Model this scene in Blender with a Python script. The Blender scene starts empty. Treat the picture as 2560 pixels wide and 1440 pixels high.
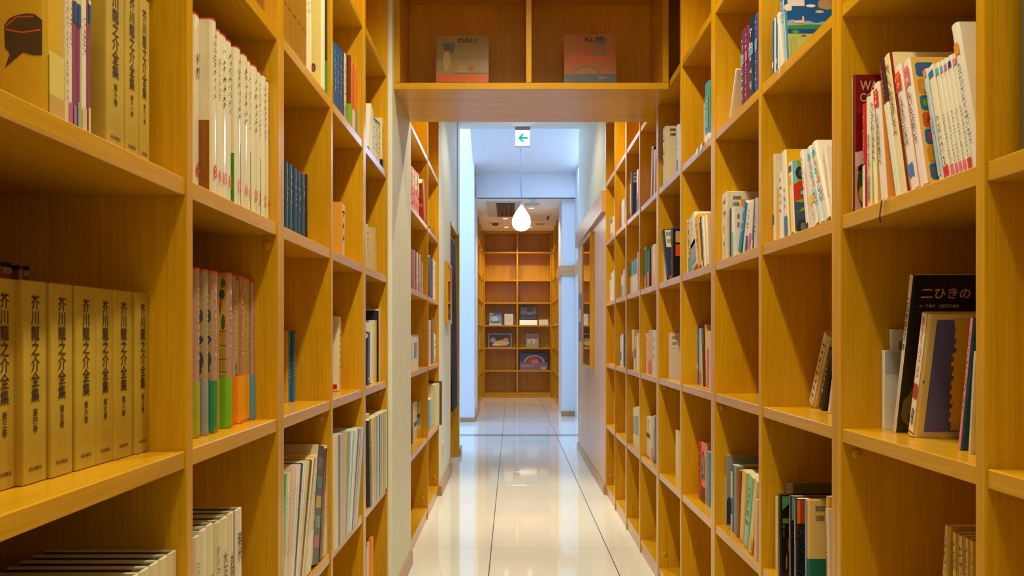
import bpy, bmesh, math, random
from mathutils import Vector, Matrix
R = math.radians
rnd = random.Random(7)
scene = bpy.context.scene
C = scene.collection

# ------------------------------------------------------------------ camera, world, lights, exposure
FPX, CX, CY, EYE = 2060.0, 1280.0, 843.0, 1.09      # focal length and horizon in pixels of the 2560 x 1440 frame
cd = bpy.data.cameras.new('camera'); cam = bpy.data.objects.new('camera', cd); C.objects.link(cam)
cam.location = (0, 0, EYE); cam.rotation_euler = (R(90), 0, 0)
cd.sensor_width = 36; cd.lens = FPX / 2560 * 36; cd.shift_y = (CY - 720) / 2560; cd.clip_start = .02
scene.camera = cam
w = bpy.data.worlds.new('world'); scene.world = w; w.use_nodes = True
w.node_tree.nodes['Background'].inputs[0].default_value = (.75, .82, 1, 1)
w.node_tree.nodes['Background'].inputs[1].default_value = .25
vs = scene.view_settings
scene.display_settings.display_device = 'sRGB'
vs.view_transform = 'Standard'; vs.look = 'None'; vs.gamma = 1; vs.exposure = 0.0; vs.use_curve_mapping = False
WARM = (1, .955, .70); COOL = (.40, .63, 1)
def area(name, loc, rot, sx, sy, power, col):
    l = bpy.data.lights.new(name, 'AREA'); l.shape = 'RECTANGLE'; l.size = sx; l.size_y = sy; l.energy = power; l.color = col
    o = bpy.data.objects.new(name, l); C.objects.link(o); o.location = loc; o.rotation_euler = rot
    return o
def spot(name, loc, power, col, size=R(150), radius=.045, blend=.6):
    l = bpy.data.lights.new(name, 'SPOT'); l.energy = power; l.color = col; l.spot_size = size; l.spot_blend = blend; l.shadow_soft_size = radius
    o = bpy.data.objects.new(name, l); C.objects.link(o); o.location = loc
    return o
area('added_warm_fill', (.07, -1.7, 3.08), (0, 0, 0), .8, 1.8, 24, WARM)  # unseen warm fill added behind the camera, no fitting modelled
for k, (x, y, p) in enumerate([(.05, .4, 50), (.05, 1.5, 98), (.05, 2.45, 98), (.07, 4.75, 120), (.07, 6.2, 24)]):
    spot('aisle_downlight_lamp', (x, y, 3.07), p, WARM, R(118), .045, .5)
spot('added_floor_spot', (.07, 5.45, 3.07), 165, WARM, R(48), .04, .8)  # added spot that brightens the middle stretch of floor
for (x, y, p) in [(.284, 12.18, 55), (-.107, 13.25, 55), (-.1, 14.28, 40), (.312, 14.28, 50)]:
    spot('back_room_downlight_lamp', (x, y, 2.985), p, (1, .84, .6), R(140), .04)
area('skylight_left', (-1.35, 9.3, 4.35), (0, 0, 0), 1.5, 2.3, 80, COOL)
area('added_hall_fill', (.2, 9.5, 3.31), (0, 0, 0), 1.0, 1.6, 12, COOL)  # general cool fill added under the closed hall ceiling
area('hall_window_light', (-2.9, 9.3, 1.7), (0, R(-90), 0), 2.4, 2.2, 26, COOL)
area('hall_east_light', (.78, 9.6, 3.3), (0, 0, 0), .12, 2.4, 14, COOL)

# ------------------------------------------------------------------ materials
MATS = {}
def _new(name):
    m = bpy.data.materials.new(name); m.use_nodes = True
    return m, m.node_tree.nodes, m.node_tree.links, m.node_tree.nodes['Principled BSDF']
def srgb(c):
    return tuple(((v / 255) / 12.92 if v / 255 <= .04045 else ((v / 255 + .055) / 1.055) ** 2.4) for v in c)
def wood(name, base, dark, axis, rough=.28, scale=1.0, spec=.4):
    m, n, l, b = _new(name)
    tc = n.new('ShaderNodeTexCoord'); oi = n.new('ShaderNodeObjectInfo')
    add = n.new('ShaderNodeVectorMath'); add.operation = 'ADD'
    mul = n.new('ShaderNodeVectorMath'); mul.operation = 'SCALE'; mul.inputs[3].default_value = 13.7
    cx = n.new('ShaderNodeCombineXYZ')
    for i in range(3): l.new(oi.outputs['Random'], cx.inputs[i])
    l.new(cx.outputs[0], mul.inputs[0]); l.new(tc.outputs['Object'], add.inputs[0]); l.new(mul.outputs[0], add.inputs[1])
    def noise(sc, st, det):
        mp = n.new('ShaderNodeMapping'); s = [sc * scale] * 3; s[axis] = st * scale
        mp.inputs['Scale'].default_value = s; l.new(add.outputs[0], mp.inputs[0])
        t = n.new('ShaderNodeTexNoise'); t.inputs['Scale'].default_value = 1; t.inputs['Detail'].default_value = det
        t.inputs['Roughness'].default_value = .65
        l.new(mp.outputs[0], t.inputs[0]); return t
    a = noise(210, 5, 3); c2 = noise(11, 1.1, 2)
    mx = n.new('ShaderNodeMath'); mx.operation = 'MULTIPLY_ADD'; mx.inputs[1].default_value = .55
    l.new(a.outputs[0], mx.inputs[0])
    m2 = n.new('ShaderNodeMath'); m2.operation = 'MULTIPLY'; m2.inputs[1].default_value = .45; l.new(c2.outputs[0], m2.inputs[0])
    l.new(m2.outputs[0], mx.inputs[2])
    cr = n.new('ShaderNodeValToRGB'); cr.color_ramp.elements[0].position = .36; cr.color_ramp.elements[1].position = .62
    cr.color_ramp.elements[0].color = (*dark, 1); cr.color_ramp.elements[1].color = (*base, 1)
    l.new(mx.outputs[0], cr.inputs[0]); l.new(cr.outputs[0], b.inputs['Base Color'])
    b.inputs['Roughness'].default_value = rough; b.inputs['Specular IOR Level'].default_value = spec
    b.inputs['Coat Weight'].default_value = .25; b.inputs['Coat Roughness'].default_value = .2
    bp = n.new('ShaderNodeBump'); bp.inputs['Strength'].default_value = .06; bp.inputs['Distance'].default_value = .001
    l.new(a.outputs[0], bp.inputs['Height']); l.new(bp.outputs[0], b.inputs['Normal'])
    return m
WB, WD = (.72, .365, .006), (.55, .26, .003)
WOOD = [wood('oak_veneer_grain_%s' % 'xyz'[i], WB, WD, i) for i in range(3)]
PINK = [wood('pale_oak_grain_%s' % 'xyz'[i], (.72, .42, .19), (.60, .32, .13), i, .33) for i in range(3)]
SKIRT = wood('skirting_wood', (.50, .30, .14), (.40, .22, .09), 1, .4)
def col(c, rough=.5, spec=.5, metal=0, mottle=0, coat=0, lin=False):
    key = (tuple(c), rough, spec, metal, mottle, coat, lin)
    if key in MATS: return MATS[key]
    m, n, l, b = _new('paint_%d_%d_%d' % tuple(int(v * (1 if not lin else 255)) for v in c))
    q = c if lin else srgb(c)
    b.inputs['Base Color'].default_value = (*q, 1)
    b.inputs['Roughness'].default_value = rough; b.inputs['Specular IOR Level'].default_value = spec; b.inputs['Metallic'].default_value = metal
    b.inputs['Coat Weight'].default_value = coat; b.inputs['Coat Roughness'].default_value = .12
    if mottle:
        tc = n.new('ShaderNodeTexCoord'); t = n.new('ShaderNodeTexNoise'); t.inputs['Scale'].default_value = 14; t.inputs['Detail'].default_value = 5
        l.new(tc.outputs['Object'], t.inputs[0])
        cr = n.new('ShaderNodeValToRGB'); cr.color_ramp.elements[0].position = .35; cr.color_ramp.elements[1].position = .68
        cr.color_ramp.elements[0].color = (*[v * (1 - mottle) for v in q], 1)
        cr.color_ramp.elements[1].color = (*[min(1, v * (1 + mottle * .35)) for v in q], 1)
        l.new(t.outputs[0], cr.inputs[0]); l.new(cr.outputs[0], b.inputs['Base Color'])
    MATS[key] = m
    return m
def emit(name, c, s):
    m, n, l, b = _new(name); b.inputs['Base Color'].default_value = (*c, 1)
    b.inputs['Emission Color'].default_value = (*c, 1); b.inputs['Emission Strength'].default_value = s
    return m
WALL = col((234, 234, 214), .55, .3, mottle=.03)
WALLC = col((228, 230, 234), .6, .3, mottle=.02)
CEIL = col((240, 240, 236), .7, .2)
GROUT = col((96, 88, 74), .8, .2)
def tilemat():
    m, n, l, b = _new('polished_tile')
    oi = n.new('ShaderNodeObjectInfo'); cr = n.new('ShaderNodeValToRGB')
    cr.color_ramp.elements[0].color = (.86, .84, .78, 1); cr.color_ramp.elements[1].color = (.90, .885, .83, 1)
    l.new(oi.outputs['Random'], cr.inputs[0]); l.new(cr.outputs[0], b.inputs['Base Color'])
    b.inputs['Roughness'].default_value = .055; b.inputs['Specular IOR Level'].default_value = .62
    tc = n.new('ShaderNodeTexCoord'); t = n.new('ShaderNodeTexNoise'); t.inputs['Scale'].default_value = 3.0; t.inputs['Detail'].default_value = 1
    l.new(tc.outputs['Object'], t.inputs[0])
    bp = n.new('ShaderNodeBump'); bp.inputs['Strength'].default_value = .05; bp.inputs['Distance'].default_value = .004
    l.new(t.outputs[0], bp.inputs['Height']); l.new(bp.outputs[0], b.inputs['Normal'])
    return m
TILE = tilemat()
GREYTILE = col((150, 150, 142), .25, .5)
GLASS = _new('picture_glass')[0]
_b = GLASS.node_tree.nodes['Principled BSDF']; _b.inputs['Base Color'].default_value = (.02, .02, .03, 1); _b.inputs['Roughness'].default_value = .03
_b.inputs['Specular IOR Level'].default_value = 1.0; _b.inputs['Coat Weight'].default_value = 1; _b.inputs['Coat IOR'].default_value = 2.2

# ------------------------------------------------------------------ object helpers
def link(name, me, parent=None, loc=(0, 0, 0), rot=(0, 0, 0)):
    o = bpy.data.objects.new(name, me); C.objects.link(o); o.parent = parent; o.location = loc; o.rotation_euler = rot
    return o
def tag(o, label=None, cat=None, group=None, kind=None):
    if label: o['label'] = label
    if cat: o['category'] = cat
    if group: o['group'] = group
    if kind: o['kind'] = kind
    return o
def thing(name, label, cat, loc=(0, 0, 0), rot=(0, 0, 0), group=None):
    return tag(link(name, None, None, loc, rot), label, cat, group)
def mesh(name, verts, faces, mat=None, smooth=False, mats=None, idx=None):
    me = bpy.data.meshes.new(name); me.from_pydata(verts, [], faces)
    for m in (mats or ([mat] if mat else [])): me.materials.append(m)
    if idx:
        for p, i in zip(me.polygons, idx): p.material_index = i
    if smooth:
        for p in me.polygons: p.use_smooth = True
    me.update(); return me
BOX = {}
def boxmesh(dx, dy, dz, mat, bev=.0015):
    """centred box with a small bevel, cached"""
    k = (round(dx, 4), round(dy, 4), round(dz, 4), mat.name, bev)
    if k in BOX: return BOX[k]
    bm = bmesh.new(); bmesh.ops.create_cube(bm, size=1)
    for v in bm.verts: v.co = Vector((v.co.x * dx, v.co.y * dy, v.co.z * dz))
    if bev: bmesh.ops.bevel(bm, geom=list(bm.edges), offset=min(bev, .4 * min(dx, dy, dz)), segments=1, affect='EDGES')
    me = bpy.data.meshes.new('board'); bm.to_mesh(me); bm.free(); me.materials.append(mat)
    BOX[k] = me; return me
def box(name, x0, x1, y0, y1, z0, z1, mat, parent=None, bev=.0015):
    """box given by world extents; parent must be unrotated"""
    p = parent.matrix_basis.translation if parent else Vector((0, 0, 0))
    if parent and parent.parent: p = p + parent.parent.matrix_basis.translation
    me = boxmesh(x1 - x0, y1 - y0, z1 - z0, mat, bev)
    return link(name, me, parent, ((x0 + x1) / 2 - p.x, (y0 + y1) / 2 - p.y, (z0 + z1) / 2 - p.z))
def struct(name, *a, **k):
    o = box(name, *a, **k); o['kind'] = 'structure'; return o
def lathe(profile, seg=24):
    v, f = [], []
    for (r, z) in profile:
        for i in range(seg):
            a = 2 * math.pi * i / seg; v.append((r * math.cos(a), r * math.sin(a), z))
    for j in range(len(profile) - 1):
        for i in range(seg):
            a, b2 = j * seg + i, j * seg + (i + 1) % seg
            f.append((a, b2, b2 + seg, a + seg))
    f.append(tuple(range(seg))[::-1]); f.append(tuple((len(profile) - 1) * seg + i for i in range(seg)))
    return v, f
def tube(points, r, seg=6):
    v, f = [], []
    pts = [Vector(p) for p in points]
    for i, p in enumerate(pts):
        d = (pts[min(i + 1, len(pts) - 1)] - pts[max(i - 1, 0)]).normalized()
        u = d.orthogonal().normalized(); w2 = d.cross(u)
        for k in range(seg):
            a = 2 * math.pi * k / seg; q = p + u * (r * math.cos(a)) + w2 * (r * math.sin(a)); v.append(tuple(q))
    for i in range(len(pts) - 1):
        for k in range(seg):
            a, b2 = i * seg + k, i * seg + (k + 1) % seg
            f.append((a, b2, b2 + seg, a + seg))
    f.append(tuple(range(seg))[::-1]); f.append(tuple((len(pts) - 1) * seg + k for k in range(seg)))
    return v, f

# ------------------------------------------------------------------ floor
XL, XR = -.5025, .6475                         # front planes of the left and right bookcases
floor = box('floor', -3.2, 1.6, -3.2, 15.4, -.15, -.0025, GROUT, bev=0); floor['kind'] = 'structure'
fo = floor.location.copy()
def tile(x0, x1, y0, y1, m=TILE, g=.0022):
    me = boxmesh(x1 - x0 - 2 * g, y1 - y0 - 2 * g, .01, m, .0008)
    link('tile', me, floor, ((x0 + x1) / 2 - fo.x, (y0 + y1) / 2 - fo.y, -.005 - fo.z))
XJ = [-3.107, -2.507, -1.907, -1.307, -.707, -.107, .493, 1.093]
yy = [4.275 + .5975 * k for k in range(-9, 9)]
for y0, y1 in zip(yy, yy[1:]):
    for x0, x1 in zip(XJ, XJ[1:]):
        if y1 < 7.9 and (x1 < -.75 or x0 > .8): continue
        tile(x0, x1, y0, y1)
YS0 = yy[-1]; YS1 = YS0 + .215
x = -3.107
while x < 1.0: tile(x, x + .3, YS0, YS1, GREYTILE); x += .3
y = YS1
while y < 14.8:
    for x0, x1 in zip(XJ, XJ[1:]):
        if y > 10.3 and (x1 < -.75 or x0 > .8): continue
        tile(x0, x1, y, y + .5975)
    y += .5975

# ------------------------------------------------------------------ walls and ceilings
struct('wall_left', -.95, -.4865, 3.345, 3.965, 0, 3.1, WALL)
struct('wall_left', -.62, -.503, 5.672, 6.70, 0, 3.1, WALL)
struct('wall_left', -.62, -.503, 6.70, 7.51, 2.035, 3.1, WALL)
struct('wall_left', -.62, -.494, 7.53, 7.80, 0, 3.1, WALL)
struct('wall_left', -1.0, -.86, -3.2, 5.672, 0, 3.1, WALL)
struct('wall_right', .652, .80, 5.722, 8.05, 0, 3.1, WALL)
struct('wall_right', .99, 1.1, -3.2, 5.722, 0, 3.1, WALL)
struct('wall_back', -1.0, 1.1, -3.3, -3.2, 0, 3.1, WALL)
struct('ceiling', -1.0, 1.1, -3.3, 7.95, 3.1, 3.22, CEIL)
struct('wall_doorway_room', -1.9, -1.8, 5.7, 8.2, 0, 3.1, WALL)
# hall
struct('wall_far', -3.2, -.487, 10.61, 10.75, 0, 4.4, WALLC)
struct('wall_far', -.62, -.512, 10.75, 12.3, 0, 3.0, WALLC)
struct('wall_far', .69, .867, 11.4, 12.2, 0, 3.33, WALLC)
struct('wall_far', -.487, .867, 11.24, 11.36, 3.0, 3.33, WALLC)
struct('wall_right', .867, 1.0, 8.05, 12.2, 0, 3.4, WALLC)
struct('wall_right', .80, 1.0, 7.9, 8.05, 0, 3.4, WALLC)
struct('wall_left', -3.3, -3.2, 7.8, 10.75, 0, 4.5, WALLC)
struct('wall_left', -3.2, -.62, 7.8, 7.9, 0, 4.5, WALLC)
me = mesh('ceiling', [(-.42, 7.95, 3.33), (1, 7.95, 3.33), (1, 11.4, 3.33), (-.505, 11.4, 3.33), (-.505, 10.61, 3.33),
                      (-.42, 7.95, 4.4), (1, 7.95, 4.4), (1, 11.4, 4.4), (-.505, 11.4, 4.4), (-.505, 10.61, 4.4)],
          [(4, 3, 2, 1, 0), (5, 6, 7, 8, 9), (0, 1, 6, 5), (1, 2, 7, 6), (2, 3, 8, 7), (3, 4, 9, 8), (4, 0, 5, 9)], WALLC)
link('ceiling', me)['kind'] = 'structure'
struct('ceiling', -3.3, -.3, 7.8, 10.75, 4.42, 4.5, WALLC)
# back room
struct('ceiling', -.95, 1.1, 11.3, 15.3, 3.0, 3.1, CEIL)
struct('wall_far', -.95, 1.15, 15.25, 15.35, 0, 3.0, WALL)
struct('wall_left', -.95, -.85, 12.3, 15.25, 0, 3.0, WALL)
struct('wall_right', 1.05, 1.15, 12.2, 15.25, 0, 3.0, WALL)

# skirting boards
struct('baseboard_left', -.5025, -.476, 3.36, 3.962, 0, .062, SKIRT)
struct('baseboard_left', -.503, -.4815, 5.655, 6.70, 0, .066, SKIRT)
struct('baseboard_left', -.505, -.473, 7.533, 7.81, 0, .066, SKIRT)
struct('baseboard_right', .634, .652, 5.70, 8.06, 0, .066, SKIRT)
struct('baseboard_far', -3.2, -.475, 10.598, 10.61, 0, .055, SKIRT)
struct('baseboard_far', -.515, -.475, 10.611, 12.3, 0, .055, SKIRT)
struct('baseboard_far', .678, .867, 11.385, 11.4, 0, .07, SKIRT)

# ------------------------------------------------------------------ wooden wall panelling, rail and hall rail on the right
pan = thing('wall_panelling', 'pale wooden wall panelling past the right bookcase, under the white wall', 'panelling', (.652, 5.722, 0))
for y0, y1 in [(5.724, 6.098), (6.101, 7.02), (7.023, 8.05)]:
    box('panel', .6455, .652, y0, y1, .066, 1.957, PINK[2], pan, .001)
rail = tag(box('head_rail', .618, .652, 5.708, 8.06, 1.957, 2.108, PINK[1], bev=.002), 'thick pale wooden head rail along the top of the wall panelling', 'rail')
hr = thing('hall_rail', 'pale wooden band around the white pillar in the far hall', 'rail', (.76, 11.38, 1.94))
box('board', .657, .852, 11.372, 11.399, 1.94, 2.08, PINK[0], hr)
box('board', .840, .866, 9.6, 11.372, 1.94, 2.08, PINK[1], hr)
box('board', .657, .689, 11.40, 12.1, 1.94, 2.08, PINK[1], hr)

# ------------------------------------------------------------------ bookcases
T = .023
def caps(parent, pos, x, y, z, sgn):
    pass
capv, capf = lathe([(.0001, 0), (.0095, 0), (.0095, .0022), (.007, .0038), (.0001, .0042)], 16)
CAPM = mesh('cap_plug', capv, capf, WOOD[1], True)
def bookcase(label, side, plane, ups, rows, ztop, depth=.30, caplist=(), name='bookcase', plinth=.045):
    """ups: list of (y centre, double?) ; rows: shelf top heights ; side -1 left, +1 right"""
    s = side
    xf, xb = plane, plane + s * depth
    x0, x1 = min(xf, xb), max(xf, xb)
    root = thing(name, label, 'bookcase', (plane, ups[0][0], 0))
    edges = []
    for yc, dbl in ups:
        if dbl:
            box('upright', x0, x1, yc - T, yc - .0007, 0, ztop, WOOD[2], root)
            box('upright', x0, x1, yc + .0007, yc + T, 0, ztop, WOOD[2], root)
            edges.append((yc - T, yc + T))
        else:
            box('upright', x0, x1, yc - T / 2, yc + T / 2, 0, ztop, WOOD[2], root); edges.append((yc - T / 2, yc + T / 2))
    for i in range(len(ups) - 1):
        ya, yb = edges[i][1] + .0003, edges[i + 1][0] - .0003
        f = plane + s * .003; bk = plane + s * (depth - .010)
        for z in rows:
            box('shelf', min(f, bk), max(f, bk), ya, yb, z - .027, z, WOOD[1], root)
        box('back_panel', min(xb, bk), max(xb, bk), ya, yb, .0, ztop, WOOD[2], root, 0)
        k0 = plane + s * .006
        box('plinth', min(k0, k0 + s * .018), max(k0, k0 + s * .018), ya, yb, 0, rows[0] - .0275, WOOD[1], root)
    for (ui, z, dx) in caplist:     # cap plugs on the camera side face of an upright
        yc, dbl = ups[ui]; yf = yc - (T if dbl else T / 2)
        link('cap_plug', CAPM, root, (s * dx, yf - ups[0][0], z), (R(90), 0, 0))
    return root
LU = [(.778, 0), (1.2865, 0), (1.794, 1), (2.302, 0), (2.810, 1), (3.3275, 0)]
LU = [(-.238, 0), (.27, 1)] + LU[:1] + LU[1:]
LROWS = [.07, .49, .914, 1.336, 1.755, 2.165, 2.585, 3.0]
bookcase('tall light oak bookcase lining the near left side, full of books', -1, XL, LU, LROWS, 3.095,
         caplist=[(4, 1.287, .024), (7, .866, .03), (5, .866, .03)])
MU = [(3.98, 0), (4.935, 0), (5.660, 0)]
MROWS = LROWS
bookcase('oak bookcase two bays wide on the left beyond the white wall pier', -1, XL, MU, MROWS, 3.095,
         caplist=[(1, .866, .03), (1, .13, .03), (2, .13, .03)])
RU = [(1.140 + .5065 * k, k % 2 == 1) for k in range(-2, 10)]
RROWS = [.07, .49, .91, 1.330, 1.747, 2.152, 2.585, 3.0]
bookcase('long light oak bookcase lining the whole right side of the aisle', 1, XR, RU, RROWS, 3.095,
         caplist=[(3, .861, .03), (5, .866, .025), (7, .866, .03), (9, .866, .03), (7, .13, .03), (9, .13, .03), (11, .13, .03)])

# overhead bookcase bridging the aisle
HY0, HY1, HZ = 3.40, 3.92, 2.113
hd = thing('overhead_bookcase', 'overhead oak bookcase bridging the aisle between the two sides', 'bookcase', (.07, HY0, HZ))
HXL, HXR = -.4863, .6472
box('bottom_board', HXL, HXR, HY0, HY1, HZ, HZ + .027, WOOD[0], hd)
for x0, x1 in [(HXL, HXL + .024), (.058, .081), (HXR - .024, HXR)]:
    box('upright', x0, x1, HY0 + .001, HY1, HZ + .0275, 3.095, WOOD[2], hd)
for x0, x1 in [(HXL + .0245, .0575), (.0815, HXR - .0245)]:
    box('back_panel', x0, x1, HY0 + .31, HY0 + .322, HZ + .0275, 3.095, WOOD[2], hd, 0)
    box('shelf', x0, x1, HY0 + .004, HY0 + .309, 2.585, 2.612, WOOD[0], hd)
    box('back_panel', x0, x1, HY1 - .014, HY1 - .002, HZ + .0275, 3.095, WOOD[2], hd, 0)

# back room bookcases
BY = 14.87
bc = thing('bookcase', 'light oak bookcase across the far end of the aisle, facing the camera', 'bookcase', (.1, BY, 0))
BZ = [.085, .494, .901, 1.308, 1.72, 2.128, 2.631]
BX = [-.505, .096, .705]
for xc in BX: box('upright', xc - .0135, xc + .0135, BY, BY + .32, 0, 2.995, WOOD[2], bc)
for xa, xb in zip(BX, BX[1:]):
    for z in BZ: box('shelf', xa + .0138, xb - .0138, BY + .002, BY + .308, z - .027, z, WOOD[0], bc)
    box('back_panel', xa + .0138, xb - .0138, BY + .308, BY + .32, 0, 2.995, WOOD[2], bc, 0)
    box('plinth', xa + .0138, xb - .0138, BY + .006, BY + .024, 0, .0575, WOOD[0], bc)
    box('top_board', xa + .0138, xb - .0138, BY + .002, BY + .3, 2.965, 2.995, WOOD[0], bc)
bookcase('narrow view of the oak bookcase on the back room\'s left', -1, -.52, [(12.32, 0), (13.1, 0), (13.95, 0), (14.83, 0)], BZ, 2.995)
bookcase('narrow view of the oak bookcase on the back room\'s right', 1, .722, [(12.22, 0), (12.85, 0), (13.5, 0), (14.15, 0), (14.83, 0)], BZ, 2.995)

# ------------------------------------------------------------------ lettering
TXT = {}
def textmesh(s, mat):
    """flat lettering normalised to be centred on the origin; returns mesh, width, height"""
    k = (s, mat.name)
    if k in TXT: return TXT[k]
    cu = bpy.data.curves.new('lettering', 'FONT'); cu.body = s; cu.align_x = 'CENTER'; cu.resolution_u = 2; cu.offset = .014; cu.space_line = 1.0 if '\n' not in s else .98
    o = bpy.data.objects.new('lettering', cu); C.objects.link(o)
    dg = bpy.context.evaluated_depsgraph_get(); dg.update()
    me = bpy.data.meshes.new_from_object(o.evaluated_get(dg))
    bpy.data.objects.remove(o); bpy.data.curves.remove(cu)
    if not me.vertices: raise ValueError(s)
    xs = [v.co.x for v in me.vertices]; ys = [v.co.y for v in me.vertices]
    cx, cy = (min(xs) + max(xs)) / 2, (min(ys) + max(ys)) / 2
    me.transform(Matrix.Translation((-cx, -cy, 0))); me.materials.clear(); me.materials.append(mat)
    TXT[k] = (me, max(xs) - min(xs), max(ys) - min(ys)); return TXT[k]
def vert(s):
    return '\n'.join('丨' if c == 'ー' else c for c in s)
def letter(parent, s, mat, loc, M3, w, h, name='lettering', maxstretch=1.35):
    """M3: columns right, up, normal. The lettering fits a box w x h."""
    me, bw, bh = textmesh(s, mat)
    sx, sy = w / bw, h / bh
    k = min(sx, sy); sx = min(sx, k * maxstretch); sy = min(sy, k * maxstretch)
    o = link(name, me, parent)
    m = Matrix([[M3[c][r] for c in range(3)] for r in range(3)]).to_4x4() @ Matrix.Diagonal((sx, sy, 1, 1))
    m.translation = Vector(loc); o.matrix_basis = m
    return o
def scribble(seed, n, vertical=True):
    """small brush-like strokes standing for print too small to read: list of quads in a 1 wide, n tall column"""
    r = random.Random(seed); q = []
    for i in range(n):
        cy = n - i - .5
        for _ in range(3):
            if r.random() < .5: x0, x1, y = -.38 * r.random() - .05, .38 * r.random() + .05, r.uniform(-.32, .32); q.append((x0, y - .06 + cy, x1, y + .06 + cy))
            else: x, y0, y1 = r.uniform(-.3, .3), -.36 * r.random(), .36 * r.random() + .05; q.append((x - .06, y0 + cy, x + .06, y1 + cy))
    return q
Xv, Yv, Zv = (1, 0, 0), (0, 1, 0), (0, 0, 1)
def neg(a): return tuple(-c for c in a)

# ------------------------------------------------------------------ books
PAPER = (226, 205, 160)
ORD = ['first', 'second', 'third', 'fourth', 'fifth', 'sixth', 'seventh', 'eighth', 'ninth', 'tenth', 'eleventh', 'twelfth', 'thirteenth', 'fourteenth',
       'fifteenth', 'sixteenth', 'seventeenth', 'eighteenth', 'nineteenth', 'twentieth'] + ['twenty-' + w_ for w_ in
       ['first', 'second', 'third', 'fourth', 'fifth', 'sixth', 'seventh', 'eighth', 'ninth']] + ['thirtieth'] + ['thirty-' + w_ for w_ in ['first', 'second', 'third', 'fourth', 'fifth']]
PAL = {'white': (235, 230, 220), 'cream': (230, 215, 170), 'grey': (140, 140, 140), 'black': (30, 28, 28), 'navy': (35, 45, 90), 'blue': (40, 110, 180), 'teal': (30, 140, 150),
       'pale blue': (160, 200, 225), 'green': (60, 150, 70), 'mint': (150, 215, 180), 'yellow': (240, 200, 40), 'orange': (235, 130, 40), 'red': (200, 45, 40), 'pink': (235, 150, 160),
       'mauve': (150, 90, 130), 'maroon': (120, 30, 50), 'brown': (110, 70, 35), 'tan': (200, 160, 90), 'peach': (240, 190, 150), 'olive': (150, 140, 40), 'lavender': (190, 185, 220), 'violet': (80, 70, 160)}
def cname(c): return min(PAL, key=lambda k: sum((a - b) ** 2 for a, b in zip(PAL[k], c)))
def ushape(d, t, h, c, bulge, s, off=0, z0=0, d1=None):
    """cover wrapped round the spine: outline extruded from z0 to h ; spine at x=0 ; depth direction s*x"""
    d1 = d if d1 is None else d1
    out = [(d1, -t / 2 - off), (.002, -t / 2 - off)]
    if bulge:
        for k in range(1, 4):
            a = -math.pi / 2 + k * math.pi / 4; out.append((.0 - off - bulge * math.cos(a), math.sin(a) * (t / 2 + off)))
    else: out += [(-off, -t / 2 - off + .0006), (-off, t / 2 + off - .0006)]
    out += [(.002, t / 2 + off), (d1, t / 2 + off), (d1, t / 2 - c), (c, t / 2 - c), (c, -t / 2 + c), (d1, -t / 2 + c)]
    n = len(out); v = [(s * x, y, z0) for x, y in out] + [(s * x, y, h) for x, y in out]
    f = [(i, (i + 1) % n, (i + 1) % n + n, i + n) for i in range(n)]
    # caps as quads strips so that nothing is concave
    m = n - 4
    for b in (0, n):
        fc = [(b + 0, b + 1, b + n - 2, b + n - 1), (b + m - 2, b + m - 1, b + n - 4, b + n - 3), tuple([b + 1] + list(range(b + 2, b + m - 2)) + [b + m - 2, b + n - 3, b + n - 2])]
        f += fc
    bm = bmesh.new(); vv = [bm.verts.new(p) for p in v]
    for q in f: bm.faces.new([vv[i] for i in q])
    bmesh.ops.recalc_face_normals(bm, faces=bm.faces)
    me = bpy.data.meshes.new('cover'); bm.to_mesh(me); bm.free(); return me
BOOKS = []      # (root, cell, px, desc, kind)
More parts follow.
